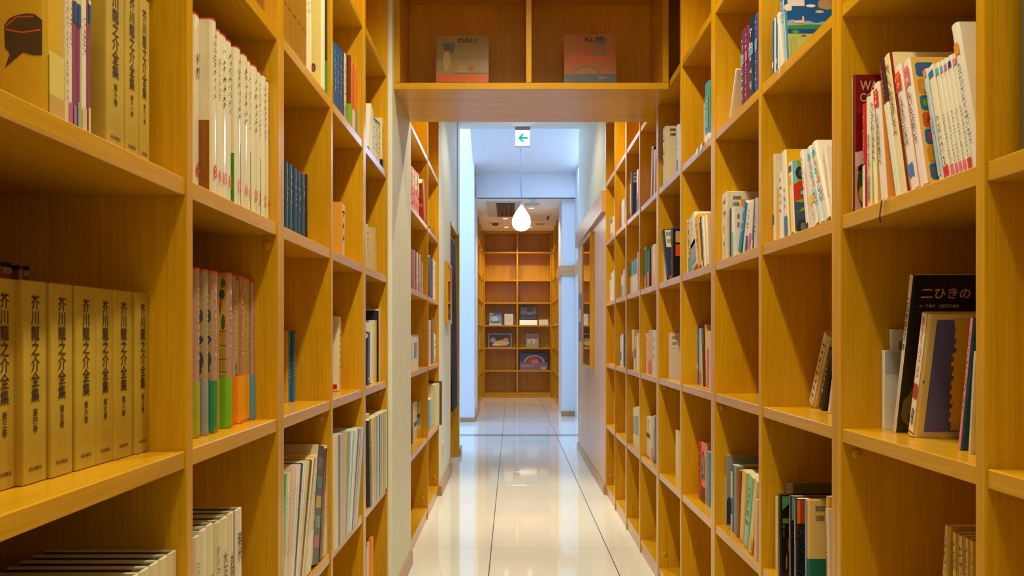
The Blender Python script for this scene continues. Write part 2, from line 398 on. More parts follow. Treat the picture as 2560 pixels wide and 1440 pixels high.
def book(side, plane, z, cell, x0, x1, yt, c=(230, 220, 195), s=.03, d=.15, h=None, lean=0, t=None, tc=(40, 30, 25), tr=(.35, .92), tw=.7, sc=None, band=None, tb=None,
         kind='book', desc=None, paper=PAPER, hard=False, mark=None, mc=None, mr=(.3, .9), patch=(), cpatch=(), extra=None, yr=None, ymin=None, ymax=None, gloss=.35, far=False, xb=None):
    X = plane + side * s
    Ya, Yb = FPX * abs(X) / abs(x0 - CX), FPX * abs(X) / abs(x1 - CX)
    y0, y1 = min(Ya, Yb), max(Ya, Yb)
    if ymin is not None and y0 < ymin: y0 = ymin
    if ymax is not None and y1 > ymax: y1 = ymax
    if y1 < y0 + .003: y0 = y1 - .003
    if yr: y0, y1 = yr
    th = max(.0022, (y1 - y0) - .0006); yc = (y0 + y1) / 2
    if h is None: h = (EYE + (CY - yt) * (yc + (0 if not lean else 0)) / FPX) - z
    # lean: shift of the top in photograph pixels, turned into metres at this distance
    dY = 0
    if lean:
        xt = (x0 + x1) / 2 + lean; dY = FPX * abs(X) / abs(xt - CX) - yc
        if ymax is not None: dY = max(min(dY, ymax - y1 - .0015), ymin - y0 + .0015) if ymin is not None else dY
        # the base sits so that the book rests on its lower edge
        h = (EYE + (CY - yt) * (yc + dY) / FPX - z); h = math.hypot(h, dY)
    ang = math.asin(max(-.5, min(.5, dY / h))) if lean else 0
    name = kind
    root = thing(name, '', 'book' if kind in ('book', 'picture_book', 'slipcased_volume') else 'magazine', (X, yc, z + th / 2 * abs(math.sin(ang)) + .0004), (-ang, 0, 0))
    cm = col(c, gloss, .5, mottle=(.16 if kind == 'slipcased_volume' else 0), coat=(.6 if gloss < .2 else 0))
    thin = kind == 'magazine' or th < .006
    cth = .0025 if hard else .0006
    if kind == 'slipcased_volume':
        me = boxmesh(d, th, h, cm, .0015); o = link('slipcase', me, root, (side * d / 2, 0, h / 2))
    else:
        me = ushape(d, th, h, min(cth, th * .3), .0035 if hard else (.0012 if not thin else 0), side)
        me.materials.append(cm); link('cover', me, root)
        e = .003 if hard else .0004
        pt = th - 2 * min(cth, th * .3) - .0004
        if pt > .0008: link('page_block', boxmesh(d - e - .002, pt, h - 2 * e - .0002, col(paper, .8, .2), 0), root, (side * ((d - e) / 2 + .001), 0, h / 2))
    bulge = .0035 if hard else (.0012 if not thin else 0)
    if kind == 'slipcased_volume': bulge = 0
    pts = []; mats = []; idx = []; quads = []
    R3 = (Yv, Zv, Xv) if side < 0 else (neg(Yv), Zv, neg(Xv))
    nx = -side   # outward normal x of the spine
    def sq(a0, b0, a1, b1, m, o=.0003):     # spine quad, a across (-.5..+.5 in viewer's right), b up in metres
        sg = 1 if side < 0 else -1
        xo = nx * (bulge + o); i = len(pts)
        pts.extend([(xo, sg * a0, b0), (xo, sg * a1, b0), (xo, sg * a1, b1), (xo, sg * a0, b1)]); quads.append((i, i + 1, i + 2, i + 3))
        if m not in mats: mats.append(m)
        idx.append(mats.index(m))
    def cq(a0, b0, a1, b1, m, o=.0003):     # near cover quad (faces the camera side, -Y); a = distance from the spine
        yo = -th / 2 - o; i = len(pts)
        pts.extend([(side * a0, yo, b0), (side * a1, yo, b0), (side * a1, yo, b1), (side * a0, yo, b1)]); quads.append((i, i + 1, i + 2, i + 3))
        if m not in mats: mats.append(m)
        idx.append(mats.index(m))
    w2 = th / 2 * (.74 if bulge else .96)
    if sc: sq(-w2, .0005, w2, h - .0005, col(sc, gloss))
    for (a, b, pc) in patch: sq(-w2, a * h, w2, b * h, col(pc, gloss), .0006)
    for (a0, a1, b0, b1, pc) in cpatch: cq(a0 * d, b0 * h, a1 * d, b1 * h, col(pc, gloss), .0004)
    if pts:
        pp = link('printed_panel', mesh('printed_panel', pts, quads, mats=mats, idx=idx), root)
        if len(quads) > 1: pp['kind'] = 'stuff'
    def wrap(z0, z1, bc, nm, off):
        me = ushape(d, th, z1, .0004, bulge, side, off, z0, d * .93); me.materials.append(col(bc, .4)); link(nm, me, root)
    if band: wrap(.0006, band[0] * h, band[1], 'paper_band', .0007)
    if tb: wrap(h * (1 - tb[0]), h + .0003, tb[1], 'top_edging', .0004)
    xo = nx * (bulge + .0012)
    if t:
        letter(root, vert(t), col(tc, .5), (xo, 0, h * (tr[0] + tr[1]) / 2), R3, th * tw, h * (tr[1] - tr[0]))
    if mc is not None:
        n = int(max(3, min(14, (mr[1] - mr[0]) * h / max(.003, th * .55))))
        q = scribble(int(x0 * 7 + yt), n); cwid = min(th * .62, (mr[1] - mr[0]) * h / n); v = []; f = []
        for (a0, b0, a1, b1) in q:
            i = len(v); sg = 1 if side < 0 else -1
            hh = (mr[1] - mr[0]) * h / n
            v += [(xo, sg * a0 * cwid, mr[0] * h + b0 * hh), (xo, sg * a1 * cwid, mr[0] * h + b0 * hh), (xo, sg * a1 * cwid, mr[0] * h + b1 * hh), (xo, sg * a0 * cwid, mr[0] * h + b1 * hh)]
            f.append((i, i + 1, i + 2, i + 3))
        link('lettering', mesh('lettering', v, f, col(mc, .5)), root)
    if extra: extra(root, side, th, h, d, bulge)
    BOOKS.append((root, cell, (x0 + x1) / 2, desc or (cname(sc or c) + (' spine' if False else ''))))
    return root
ROWN = {0: 'floor shelf', 1: 'low shelf', 2: 'waist-high shelf', 3: 'eye-level shelf', 4: 'high shelf'}
class Cell:
    def __init__(self, side, bay, row, cellname, ymin, ymax, **kw):
        self.side, self.plane = side, (XL if side < 0 else XR)
        self.z = (LROWS if side < 0 else RROWS)[row]; self.name = ROWN[row] + ', ' + cellname; self.kw = dict(kw); self.kw.update(ymin=ymin + .001, ymax=ymax - .001)
    def __call__(self, x0, x1, yt, c=(230, 220, 195), **k):
        a = dict(self.kw); a.update(k); return book(self.side, self.plane, self.z, self.name, x0, x1, yt, c, **a)
def lbay(i): return LU[i + 2][0] + (T if LU[i + 2][1] else T / 2), LU[i + 3][0] - (T if LU[i + 3][1] else T / 2)
LBN = ['left bookcase nearest bay', 'left bookcase second bay', 'left bookcase third bay', 'left bookcase fourth bay', 'left bookcase fifth bay']
def L(i, row, **k): a, b = lbay(i); return Cell(-1, i, row, LBN[i], a, b, **k)
MBN = ['beyond-pier bookcase first bay', 'beyond-pier bookcase second bay']
def M(i, row, **k): return Cell(-1, i, row, MBN[i], MU[i][0] + T / 2, MU[i + 1][0] - T / 2, **k)
RBN = ['right bookcase cropped bay'] + ['right bookcase %s full bay' % w_ for w_ in ORD[:9]]
def Rr(i, row, **k):
    u0, u1 = RU[i + 1], RU[i + 2]
    return Cell(1, i, row, RBN[i], u0[0] + (T if u0[1] else T / 2), u1[0] - (T if u1[1] else T / 2), **k)
WHT, CRM, IVO, YEL, ORG, RED, PNK, BLU, NAV, TEA, GRN, BLK, BRN, TAN, GRY, LBL, LAV, PCH, OLV, GLD = (
    (238, 234, 226), (232, 218, 180), (226, 208, 150), (240, 198, 20), (238, 130, 20), (205, 40, 30), (232, 120, 140), (25, 100, 180), (32, 40, 85), (20, 150, 160),
    (60, 150, 60), (28, 26, 28), (95, 55, 25), (205, 160, 90), (150, 150, 155), (150, 200, 225), (190, 185, 225), (240, 190, 150), (150, 150, 40), (190, 130, 30))
def barcode(x0f, z0f, wf, hf, label=(240, 235, 220), bars=True, rows=2, m=.12):
    """extra: a sticker with bar codes on the near cover; fractions of depth and height"""
    def ex(root, side, th, h, d, bulge):
        v, f, ix = [], [], []
        def q(a0, b0, a1, b1, m_, o):
            i = len(v); v.extend([(side * a0, -th / 2 - o, b0), (side * a1, -th / 2 - o, b0), (side * a1, -th / 2 - o, b1), (side * a0, -th / 2 - o, b1)]); f.append((i, i + 1, i + 2, i + 3)); ix.append(m_)
        X0, Z0, W, Hh = x0f * d, z0f * h, wf * d, hf * h
        if label: q(X0, Z0, X0 + W, Z0 + Hh, 0, .0008)
        rr = random.Random(3)
        for k in range(rows):
            zt = Z0 + Hh - Hh * (m + k * .42); zb = zt - Hh * .24; xx = X0 + W * .1
            while xx < X0 + W * .88:
                bw = W * rr.choice([.012, .02, .03]); q(xx, zb, xx + bw, zt, 1, .0011); xx += bw + W * rr.choice([.015, .025])
        link('barcode_label', mesh('barcode_label', v, f, mats=[col(label or CRM, .5), col((50, 45, 42), .6)], idx=ix), root)
    return ex
def cover_polys(polys, name='cover_picture', off=.0006):
    """extra: flat coloured shapes printed on the near cover; points in fractions of depth and height"""
    def ex(root, side, th, h, d, bulge):
        v, f, ix, mats = [], [], [], []
        for k, (c, pts) in enumerate(polys):
            m = col(c, .35)
            if m not in mats: mats.append(m)
            i = len(v)
            P = [(side * a * d, -th / 2 - off - k * .00005, b * h) for a, b in pts]
            if side < 0: P = P[::-1]
            v.extend(P); f.append(tuple(range(i, i + len(pts)))); ix.append(mats.index(m))
        link(name, mesh(name, v, f, mats=mats, idx=ix), root)
    return ex
def both(*fs):
    def ex(*a):
        for f_ in fs: f_(*a)
    return ex
def cover_text(s, c, x0f, z0f, wf, hf, vertical=False):
    def ex(root, side, th, h, d, bulge):
        # right wall: the near cover reads from the spine outwards (+X); left wall: viewer's right is +X too
        cx = side * (x0f + wf / 2) * d
        letter(root, vert(s) if vertical else s, col(c, .45), (cx, -th / 2 - .0012, (z0f + hf / 2) * h), (Xv, Zv, neg(Yv)), wf * d, hf * h)
    return ex
def ell(cx, cz, rx, rz, n=14, a0=0, a1=360):
    return [(cx + rx * math.cos(R(a0 + (a1 - a0) * i / (n if a1 - a0 < 360 else n))), cz + rz * math.sin(R(a0 + (a1 - a0) * i / n))) for i in range(n + (1 if a1 - a0 < 360 else 0))]
def blob(cx, cz, rx, rz, seed, n=16, rough=.25):
    r = random.Random(seed); return [(cx + rx * (1 + rough * (r.random() - .5)) * math.cos(2 * math.pi * i / n), cz + rz * (1 + rough * (r.random() - .5)) * math.sin(2 * math.pi * i / n)) for i in range(n)]

# ================================================================== LEFT BOOKCASE
# nearest bay, eye-level shelf
c = L(0, 3, d=.17)
c(-60, 8, 0, (205, 170, 90), h=.26, s=.068, mc=(90, 60, 30), mr=(.3, .95), desc='tan book with brush title')
c(107, 158, 0, (222, 178, 40), h=.27, s=.02, d=.17, t='日本史', tr=(.50, .93), tw=.5, tc=(70, 45, 15), hard=True, desc='yellow brush-painted book, dark shape on its cover', patch=[(0, .10, (205, 170, 90)), (.10, .28, (228, 205, 110)), (.55, .62, (150, 130, 60))],
  extra=cover_polys([((82, 66, 42), [(0.0038, 0.3954), (0.0038, 0.251), (0.062, 0.2501), (0.1312, 0.2625), (0.2477, 0.1997), (0.215, 0.2556), (0.2477, 0.2831), (0.2514, 0.3748), (0.2186, 0.4023), (0.1713, 0.4161), (0.1057, 0.4229), (0.0548, 0.4206)]), ((60, 90, 130), [(0.2477, 0.2831), (0.215, 0.2716), (0.2259, 0.2694), (0.2441, 0.2923)]), ((215, 95, 20), [(0.2477, 0.3702), (0.1713, 0.4115), (0.062, 0.4138), (0.062, 0.4069), (0.1676, 0.406), (0.2368, 0.3679)]), ((215, 95, 20), [(0.2477, 0.3702), (0.2368, 0.3588), (0.1349, 0.3473), (0.0111, 0.3588), (0.0111, 0.3519), (0.1349, 0.3404), (0.2404, 0.3528)])]))
for (a, b, y, cc, o) in [(159, 168, -18, (236, 220, 175), dict(mc=(40, 90, 170), mr=(.2, .95), desc='slim cream book flecked with blue')),
                         (168, 180, -10, (236, 222, 185), dict(mc=(60, 55, 50), mr=(.62, .95), patch=[(0, .2, (190, 110, 150))])),
                         (180, 190, 4, (150, 75, 110), dict(patch=[(.84, 1, (30, 100, 160)), (0, .2, (170, 120, 160))], desc='purple paperback with blue top label')),
                         (190.5, 200, 12, (150, 70, 110), dict(patch=[(.82, 1, (25, 90, 160)), (0, .24, (130, 190, 140))], desc='purple paperback with green foot band')),
                         (200.5, 216, -2, (238, 226, 190), dict(mc=(50, 45, 40), mr=(.6, .88), patch=[(0, .2, (225, 195, 140))], desc='cream paperback with a red dot')),
                         (216.5, 225, 2, (150, 70, 110), dict(patch=[(.84, .97, (25, 90, 160)), (.97, 1, CRM), (0, .22, (225, 195, 140))], desc='purple paperback beside tan slipcase'))]:
    c(a, b, y, cc, s=.022, d=.11, **o)
AK = '芥川龍之介全集'
def akuta(cell, a, b, vol, s, h, dsc):
    c_ = (194, 160, 42)
    def ex(root, side, th, h_, d, bulge):
        R3 = (Yv, Zv, Xv)
        letter(root, vert(AK), col((62, 38, 12), .6), (.0006, 0, h_ * .665), R3, th * .36, h_ * .53, maxstretch=1.6)
        letter(root, vert('第' + vol + '巻'), col((62, 38, 12), .6), (.0006, 0, h_ * .31), R3, th * .2, h_ * .12, maxstretch=2)
        letter(root, '岩波書店', col((95, 65, 25), .6), (.0006, 0, h_ * .075), R3, th * .55, h_ * .02)
    return cell(a, b, 0, c_, s=s, h=h, d=.17, kind='slipcased_volume', gloss=.6, extra=ex, desc=dsc)
akuta(c, 265, 311, '十', .024, .243, 'tan slipcase volume ten'); akuta(c, 311.5, 347, '十一', .026, .243, 'tan slipcase volume eleven'); akuta(c, 347.5, 374, '十二', .028, .243, 'tan slipcase volume twelve')
c = L(0, 2)
for k, (a, b, v_, s_) in enumerate([(-22, 42, '三', .080), (57, 117, '四', .072), (126, 181.5, '五', .069), (189, 239.5, '六', .067), (240.5, 284.5, '七', .066), (286, 330.5, '八', .063), (340, 378, '九', .059)]):
    akuta(c, a, b, v_, s_, .2435, 'tan slipcase volume ' + ['three', 'four', 'five', 'six', 'seven', 'eight', 'nine'][k])
for a, b, y in [(-5, 27, 657), (50, 82, 666)]:
    c(a, b, y, (170, 95, 25), s=.245, d=.04, hard=True, tb=(.022, (22, 22, 40)), patch=[(.945, .975, (190, 185, 190))], desc='dark-topped brown book behind the tan slipcases')
c = L(0, 1, d=.2, paper=(58, 50, 40))
ys = [.795 + .0318 * k for k in range(15)]
tl = {14: '文化', 13: '享', 12: '元'}
for k, y_ in enumerate(ys):
    X = abs(XL) + .016; a, b = CX - FPX * X / y_, CX - FPX * X / (y_ + .0305)
    c(a, b, 0, (232, 214, 165), s=.016, h=.272, hard=True, t=tl.get(k), tr=(.62, .84), tc=(60, 52, 40), paper=[(48, 42, 34), (60, 62, 45), (70, 55, 40)][k % 3],
      desc='cream-spined history volume')
# second bay
c = L(1, 4, d=.2)
for a, b in [(600, 622), (623, 645), (646, 668), (669, 690)]: c(a, b, 0, (150, 98, 22), s=.03, h=.30, patch=[(.28, .285, (95, 60, 15))], desc='golden brown volume with a ruled spine')
c = L(1, 3, d=.2, hard=True)
G = (60, 150, 55)
NUM = iter(['6', '8', '9', '10', '11', '12', '16', '18', '20', '21', '22', '23'])
for (a, b, y, s_, tt, cp) in [(481, 496, 36, .038, 'ドガ', (205, 130, 120)), (526, 538, 50, .018, None, (150, 90, 20)), (540, 547, 76, .024, 'ロートレック', (235, 225, 200)),
                              (548.5, 563, 88, .022, None, CRM), (564.5, 576, 103, .024, None, CRM), (588, 599, 120, .016, None, G), (604.5, 616, 138, .018, None, G),
                              (617, 624, 153, .024, None, CRM), (630, 641, 166, .020, None, G), (642, 649, 180, .023, None, CRM), (655, 663, 189, .020, None, G), (665, 676.5, 203, .022, None, G)]:
    n_ = next(NUM)
    def ex(root, side, th, h, d, bulge, n_=n_):
        letter(root, n_, col((215, 60, 25), .5), (bulge + .0012, 0, h * .135), (Yv, Zv, Xv), th * .62, h * .075, maxstretch=2.2)
    c(a, b, y, (236, 224, 190), s=s_, gloss=.18, t=tt, mc=None if tt else (70, 66, 60), mr=(.55, .93), tr=(.5, .92), tw=.6, tb=(.008, (190, 60, 40)), extra=ex,
      cpatch=[(.01, .9, 0, .42 if s_ > .017 else .33, cp)], desc='cream art volume numbered %s in red' % {'6': 'six', '8': 'eight', '9': 'nine', '10': 'ten', '11': 'eleven', '12': 'twelve', '16': 'sixteen', '18': 'eighteen', '20': 'twenty', '21': 'twenty-one', '22': 'twenty-two', '23': 'twenty-three'}[n_])
c = L(1, 2, d=.2, hard=True, gloss=.16)
MV = (186, 142, 128)
for (a, b, y, s_, cc, bc, dn) in [(484, 497, 671, .050, MV, (165, 170, 30), 'olive'), (508, 518, 675, .046, (170, 150, 120), (150, 152, 155), 'grey'), (528, 541.5, 679, .046, MV, (40, 140, 90), 'dark green'),
                                  (541.5, 544, 686, .056, (200, 160, 80), (220, 170, 20), 'slim yellow'), (566, 578, 683, .046, MV, (120, 185, 30), 'lime green'), (578.5, 588, 689, .058, MV, (238, 120, 20), 'bright orange'),
                                  (596, 606, 692, .052, (178, 112, 80), (238, 160, 20), 'amber'), (606.5, 615, 695, .055, (190, 150, 95), (240, 165, 15), 'golden'), (615.5, 621.5, 698, .057, (190, 150, 60), (235, 160, 10), 'yellow-orange'),
                                  (622, 628, 701, .06, (190, 150, 40), (200, 165, 20), 'mustard'), (629, 639, 705, .052, (178, 130, 110), (80, 150, 190), 'blue')]:
    ex = None
    if dn == 'lime green':
        pol = [((206, 160, 60), [(.0, .34), (.5, .34), (.5, .97), (.0, .97)])]
        for k in range(7): pol.append(((120, 85, 25), [(.025 + k * .02, .36), (.030 + k * .02, .36), (.030 + k * .02, .62), (.025 + k * .02, .62)]))
        pol += [((130, 95, 30), [(0, z_), (.5, z_), (.5, z_ + .006), (0, z_ + .006)]) for z_ in (.36, .44, .53, .62)]
        pol += [((75, 85, 45), blob(.05, .68, .03, .05, 3)), ((220, 100, 30), blob(.09, .80, .02, .03, 5)), ((70, 80, 50), blob(.07, .86, .05, .03, 8)), ((75, 85, 45), blob(.12, .76, .03, .03, 9)), ((80, 90, 50), blob(.05, .93, .035, .03, 11))]
        ex = cover_polys([(c_, [(a_ * .6, b_) for a_, b_ in p_]) for c_, p_ in pol])
    elif dn in ('grey', 'dark green'):
        ex = cover_polys([((200, 165, 90), [(0, .34), (.5, .34), (.5, .97), (0, .97)]), ((70, 90, 90), blob(.03, .45, .03, .06, 2)), ((60, 80, 110), blob(.04, .58, .04, .03, 4)), ((80, 90, 70), blob(.03, .72, .03, .04, 6)), ((70, 85, 80), blob(.05, .39, .04, .02, 6))])
    elif dn == 'amber': ex = cover_polys([((205, 185, 95), [(0, .34), (.5, .34), (.5, .97), (0, .97)]), ((90, 110, 60), [(.01, .42), (.07, .34), (.02, .34)])])
    c(a, b, y, cc, s=s_, band=(.325, bc), tb=(.012, (215, 90, 25)), mc=(225, 190, 120), mr=(.45, .9), extra=ex, patch=[(.0, .02, (205, 75, 25))], desc='plastic-wrapped volume with %s band' % dn)
c = L(1, 1, d=.2, hard=True)
for (a, b, y, tt, cc) in [(482, 496.5, 1342, None, (228, 212, 165)), (498, 513.5, 1325, '開国と', (232, 222, 190)), (514, 531, 1312, '明治維新', (232, 216, 172)), (533.5, 549, 1307, None, (214, 206, 150)),
                          (550, 566.5, 1296, '大正デモクラ', (232, 216, 176)), (567.5, 583, 1283, '太平洋戦争', (232, 214, 165)), (586, 603, 1273, '現代', (236, 222, 190))]:
    c(a, b, y, cc, s=.015, t=tt, tr=(.18, .86) if tt and len(tt) > 2 else (.62, .86), tw=.55, tc=(78, 68, 50), mc=None if tt else (150, 145, 110), mr=(.2, .85), paper=(70, 72, 58), desc='cream history volume' + (', dark blue edge' if tt == '現代' else ''),
      cpatch=[(.0, .95, 0, 1, (60, 62, 70))] if tt == '現代' else ())
# third bay
c = L(2, 4, d=.22)
for a, b in [(707, 716), (716.5, 728), (729, 740), (741, 751), (752, 759), (759.5, 766)]: c(a, b, 0, (165, 112, 22), s=.02, h=.31, patch=[(.33, .335, (80, 50, 15))], desc='golden brown volume with a ruled spine')
c(767, 773.5, 0, CRM, s=.02, h=.33, mc=(60, 50, 40), mr=(.5, .95)); c(774, 779, 0, CRM, s=.022, h=.33, mc=(60, 50, 40), mr=(.5, .95))
c(804, 811, 0, (236, 222, 180), s=.006, h=.34, hard=True, desc='broad cream book with a red and blue roundel', extra=both(cover_polys([((228, 205, 120), [(.01, .01), (.9, .01), (.9, .99), (.01, .99)]), ((35, 60, 130), ell(.10, .16, .03, .035)), ((190, 40, 30), ell(.107, .157, .022, .026))], 'cover_emblem')))
c(821, 827, 0, (70, 55, 35), s=.014, h=.34, hard=True, band=(.30, (80, 150, 30)), tb=(.02, RED), mc=(190, 160, 110), desc='dark brown book with green band')
c = L(2, 3, d=.16, hard=True)
for k, (a, b, y, cc) in enumerate([(710, 718.5, 405, (20, 72, 92)), (719.5, 729, 412, (28, 76, 98)), (731, 740.5, 421, (30, 66, 100)), (741, 750, 430, (30, 74, 104)), (751, 760, 437, (22, 70, 84))]):
    c(a, b, y, cc, s=.028, mc=(205, 165, 90), mr=(.4, .9), desc='dark blue volume with gilt title')
c(761.5, 768.5, 437, (38, 34, 42), s=.03, mc=(190, 150, 80), mr=(.2, .7), cpatch=[(0, .9, 0, 1, (200, 150, 40))], desc='black volume with gilt title')
c = L(2, 2, d=.16)
c(719.5, 726, 828, (215, 165, 30), sc=(15, 105, 160), s=.10, mc=(220, 210, 70), mr=(.25, .95), lean=-1, desc='blue-spined book with yellow cover')
c(731, 737.5, 828, (15, 100, 160), s=.094, mc=(230, 210, 60), mr=(.35, .95), lean=2, desc='bright blue book with yellow lettering')
c = L(2, 1, kind='magazine', d=.24, s=.01)
mg = [(703, 708, 1186, (40, 190, 90), 9, 'green magazine'), (708.5, 712, 1184, CRM, 10, None), (712.3, 715.5, 1181, WHT, 11, None), (716, 719, 1177, PCH, 13, None), (719.3, 722.5, 1173, CRM, 15, None), (722.8, 726, 1169, (240, 200, 190), 16, None), (726.3, 729.5, 1165, WHT, 18, None),
      (729.8, 733, 1162, CRM, 20, None), (733.3, 736.5, 1160, (45, 50, 80), 22, None), (737, 741, 1158, WHT, 23, None), (741.3, 745, 1156, CRM, 25, None), (745.3, 749, 1154, (230, 200, 120), 26, None), (749.3, 753, 1153, (80, 55, 15), 28, None),
      (754, 757.5, 1149, CRM, 30, None), (758, 763, 1146, (232, 190, 20), 28, 'bright yellow magazine'), (764, 768, 1142, CRM, 27, None), (768.5, 772.5, 1138, WHT, 26, None), (773, 777, 1135, CRM, 23, 'cream magazine')]
for a, b, y, cc, le, dn in mg:
    c(a, b, y, cc, lean=le, mc=(90, 80, 70) if cname(cc) in ('white', 'cream', 'peach', 'pink') else None, mr=(.35, .85), paper=(225, 205, 160), desc=(dn or cname(cc) + ' magazine'))
def film(root, side, th, h, d, bulge):
    v, f, ix = [], [], []
    cs = [(120, 95, 110), (70, 120, 150), (200, 170, 40), (110, 150, 80), (190, 90, 80)]
    for k in range(5):
        i = len(v); z0, z1 = h * (.80 - k * .165), h * (.90 - k * .165); sg = 1 if side < 0 else -1
        v += [(.0008 * -side, -th * .42, z0), (.0008 * -side, th * .42, z0), (.0008 * -side, th * .42, z1), (.0008 * -side, -th * .42, z1)]; f.append((i, i + 1, i + 2, i + 3)); ix.append(k)
    link('printed_panel', mesh('printed_panel', v, f, mats=[col(q, .4) for q in cs], idx=ix), root)
c(780, 796, 1121, (215, 195, 150), sc=(42, 34, 34), lean=15, extra=film, paper=(235, 220, 190), desc='black binder with a strip of coloured pictures')
c(799, 804, 1124, (70, 45, 15), lean=10, desc='dark brown magazine'); c(804.5, 808.5, 1122, (190, 140, 60), lean=9, mc=(70, 110, 60), desc='tan magazine with green pictures'); c(811, 815.5, 1120, (240, 226, 195), lean=6, mc=(110, 100, 85), desc='broad cream magazine')
c(818, 822, 1112, (228, 212, 170), lean=2, desc='tall cream magazine')
# fourth bay
c = L(3, 4, d=.17)
BT = (24, 92, 122)
for (a, b, y, cc, o) in [(831, 837, 106, BT, dict(mc=(150, 190, 190), hard=True)), (837.5, 845, 114, (26, 84, 128), dict(mc=(200, 150, 110), hard=True)), (845.5, 853, 122, (28, 78, 126), dict(mc=(190, 150, 120), hard=True)), (853.5, 859.5, 131, (22, 68, 118), dict(mc=(210, 215, 220), hard=True)),
                         (860, 866, 136, (226, 200, 130), dict(patch=[(0, .28, (190, 120, 20))], mc=(190, 140, 60))), (873.5, 879, 142, (120, 55, 20), dict(sc=(222, 120, 60), band=(.36, (110, 170, 30)), patch=[(0, .10, (205, 90, 30))], hard=True, desc='orange book with green band')),
                         (881.5, 888.5, 162, (200, 90, 35), dict(sc=(225, 115, 45), band=(.36, (240, 190, 150)), patch=[], desc='orange book with peach band')), (889, 895, 176, (215, 110, 35), dict(band=(.42, (30, 140, 175)), mc=(150, 60, 30), mr=(.45, .9), desc='orange book with blue band')),
                         (895.5, 901, 186, (220, 120, 40), dict(band=(.45, (70, 160, 190)), mc=(150, 60, 30), mr=(.5, .9), desc='orange book with pale blue band'))]:
    c(a, b, y, cc, s=.022, **o)
c = L(3, 3, d=.14)
c(850, 861.5, 513, (228, 160, 40), sc=(238, 185, 100), s=.03, lean=2, mc=(140, 105, 50), mr=(.25, .93), desc='amber book leaning alone')
c = L(3, 2, d=.16)
c(845, 851, 793, (238, 222, 180), s=.062, lean=2, cpatch=[(.02, .9, .02, .085, (200, 20, 15))], mc=(60, 50, 40), desc='cream book with red foot stripe')
c(852, 857, 804, (220, 150, 30), s=.07, mc=(90, 60, 20), desc='orange book')
c = L(3, 1, kind='magazine', d=.24, s=-.006)
cols3 = [(236, 222, 185), (232, 214, 160), (236, 224, 190), (120, 150, 120), (70, 130, 190), (190, 120, 110), (222, 196, 170), (215, 190, 150), (190, 200, 210), (222, 200, 150), (200, 165, 105), (130, 170, 80), (190, 175, 210),
         (230, 228, 215), (110, 190, 185), (232, 230, 215), (236, 232, 215), (40, 80, 120), (150, 120, 90), (226, 210, 170), (190, 90, 110), (222, 200, 190), (160, 190, 215), (226, 215, 170), (40, 150, 160), (70, 55, 25), (222, 200, 150)]
x = 833.5
for k, cc in enumerate(cols3):
    wd = 5 if k in (0, 2) else (3.4 if k in (6, 7, 15, 16) else 2.0)
    if x + wd > 897: break
    le = 0 if k < 8 else min(17, (k - 7) * 2.2)
    c(x, x + wd - .15, 1093 - (x - 833) * .38, cc, lean=le, paper=(228, 215, 175), desc='thin %s magazine' % cname(cc)); x += wd
# fifth bay
c = L(4, 4, d=.15)
c(921, 929, 278, (236, 226, 195), s=.012, lean=6, desc='white book tilted against the row')
for k, (a, b, y) in enumerate([(930, 933.5, 293), (934, 937.5, 296), (938, 941.5, 300), (942, 945.5, 303), (946, 949.5, 308)]): c(a, b, y, (234, 222, 180), s=.02, mc=(60, 55, 50), mr=(.25, .95), tb=(.05, (70, 90, 120)), desc='slim cream paperback with small titles')
c(953, 966, 297, (232, 216, 170), s=.018, d=.16, mc=(60, 50, 45), mr=(.45, .9), band=(.21, (25, 40, 90)), hard=True, desc='thick cream book with navy band')
c = L(4, 3, d=.13)
for a, b, y in [(917, 922, 562), (923, 927.5, 571), (928, 932, 570), (932.5, 936.5, 571), (937, 943, 573)]: c(a, b, y, (228, 200, 125), s=.03, lean=-3 if a > 922 else -1, mc=(110, 100, 60) if a < 922 else None, desc='pale yellow paperback')
c = L(4, 2, d=.15)
c(917, 925, 831, (40, 36, 42), s=.03, lean=1, patch=[(.08, .12, (230, 140, 20))], extra=cover_polys([((200, 205, 225), ell(.1, .92, .12, .07))]), desc='black book with a white disc')
c(926.5, 929, 838, (225, 230, 232), s=.03, lean=3, desc='thin pale blue book')
c(931, 936, 806, (236, 226, 200), s=.03, desc='white book beside yellow spine'); c(936.5, 942, 801, (232, 205, 70), s=.032, cpatch=[(0, .9, .82, 1, (215, 215, 225))], desc='yellow-spined book')
c(943, 946.5, 777, (42, 40, 70), s=.03, d=.17, hard=True, patch=[(.35, .7, (230, 90, 40))], desc='navy hardback with orange patch'); c(947, 959, 773, (238, 224, 190), s=.026, d=.17, mc=(200, 90, 70), mr=(.72, .93), desc='tall cream book with red title')
c(951, 952.8, 765, (205, 200, 225), s=.07, d=.17, desc='pale lavender album behind the others')
c = L(4, 1, kind='magazine', d=.24, s=-.004)
c(913.5, 924, 1052, (226, 190, 100), lean=0, s=.012, h=.325, desc='thick tan book beside the bay upright'); c(926, 930.5, 1051, (60, 58, 55), lean=-4, patch=[(.1, .12, GRY), (.3, .32, GRY), (.5, .52, GRY), (.7, .72, GRY)], desc='black film-strip magazine')
cols4 = [(226, 200, 70), (226, 205, 165), (230, 130, 140), (236, 224, 185), (110, 160, 80), (120, 190, 180), (190, 170, 200), (222, 205, 190), (60, 150, 70), (110, 60, 80), (230, 215, 175), (140, 150, 60), (232, 190, 150), (226, 212, 180), (90, 140, 70),
         (235, 200, 30), (175, 170, 150), (232, 218, 170), (205, 185, 130), (140, 120, 90), (232, 220, 190)]
x = 931.5
for k, cc in enumerate(cols4):
    wd = 1.95
    c(x, x + wd - .12, 1046 - (x - 931) * .55, cc, paper=(230, 215, 175), desc='thin %s magazine' % cname(cc)); x += wd
c = L(4, 0, d=.2)
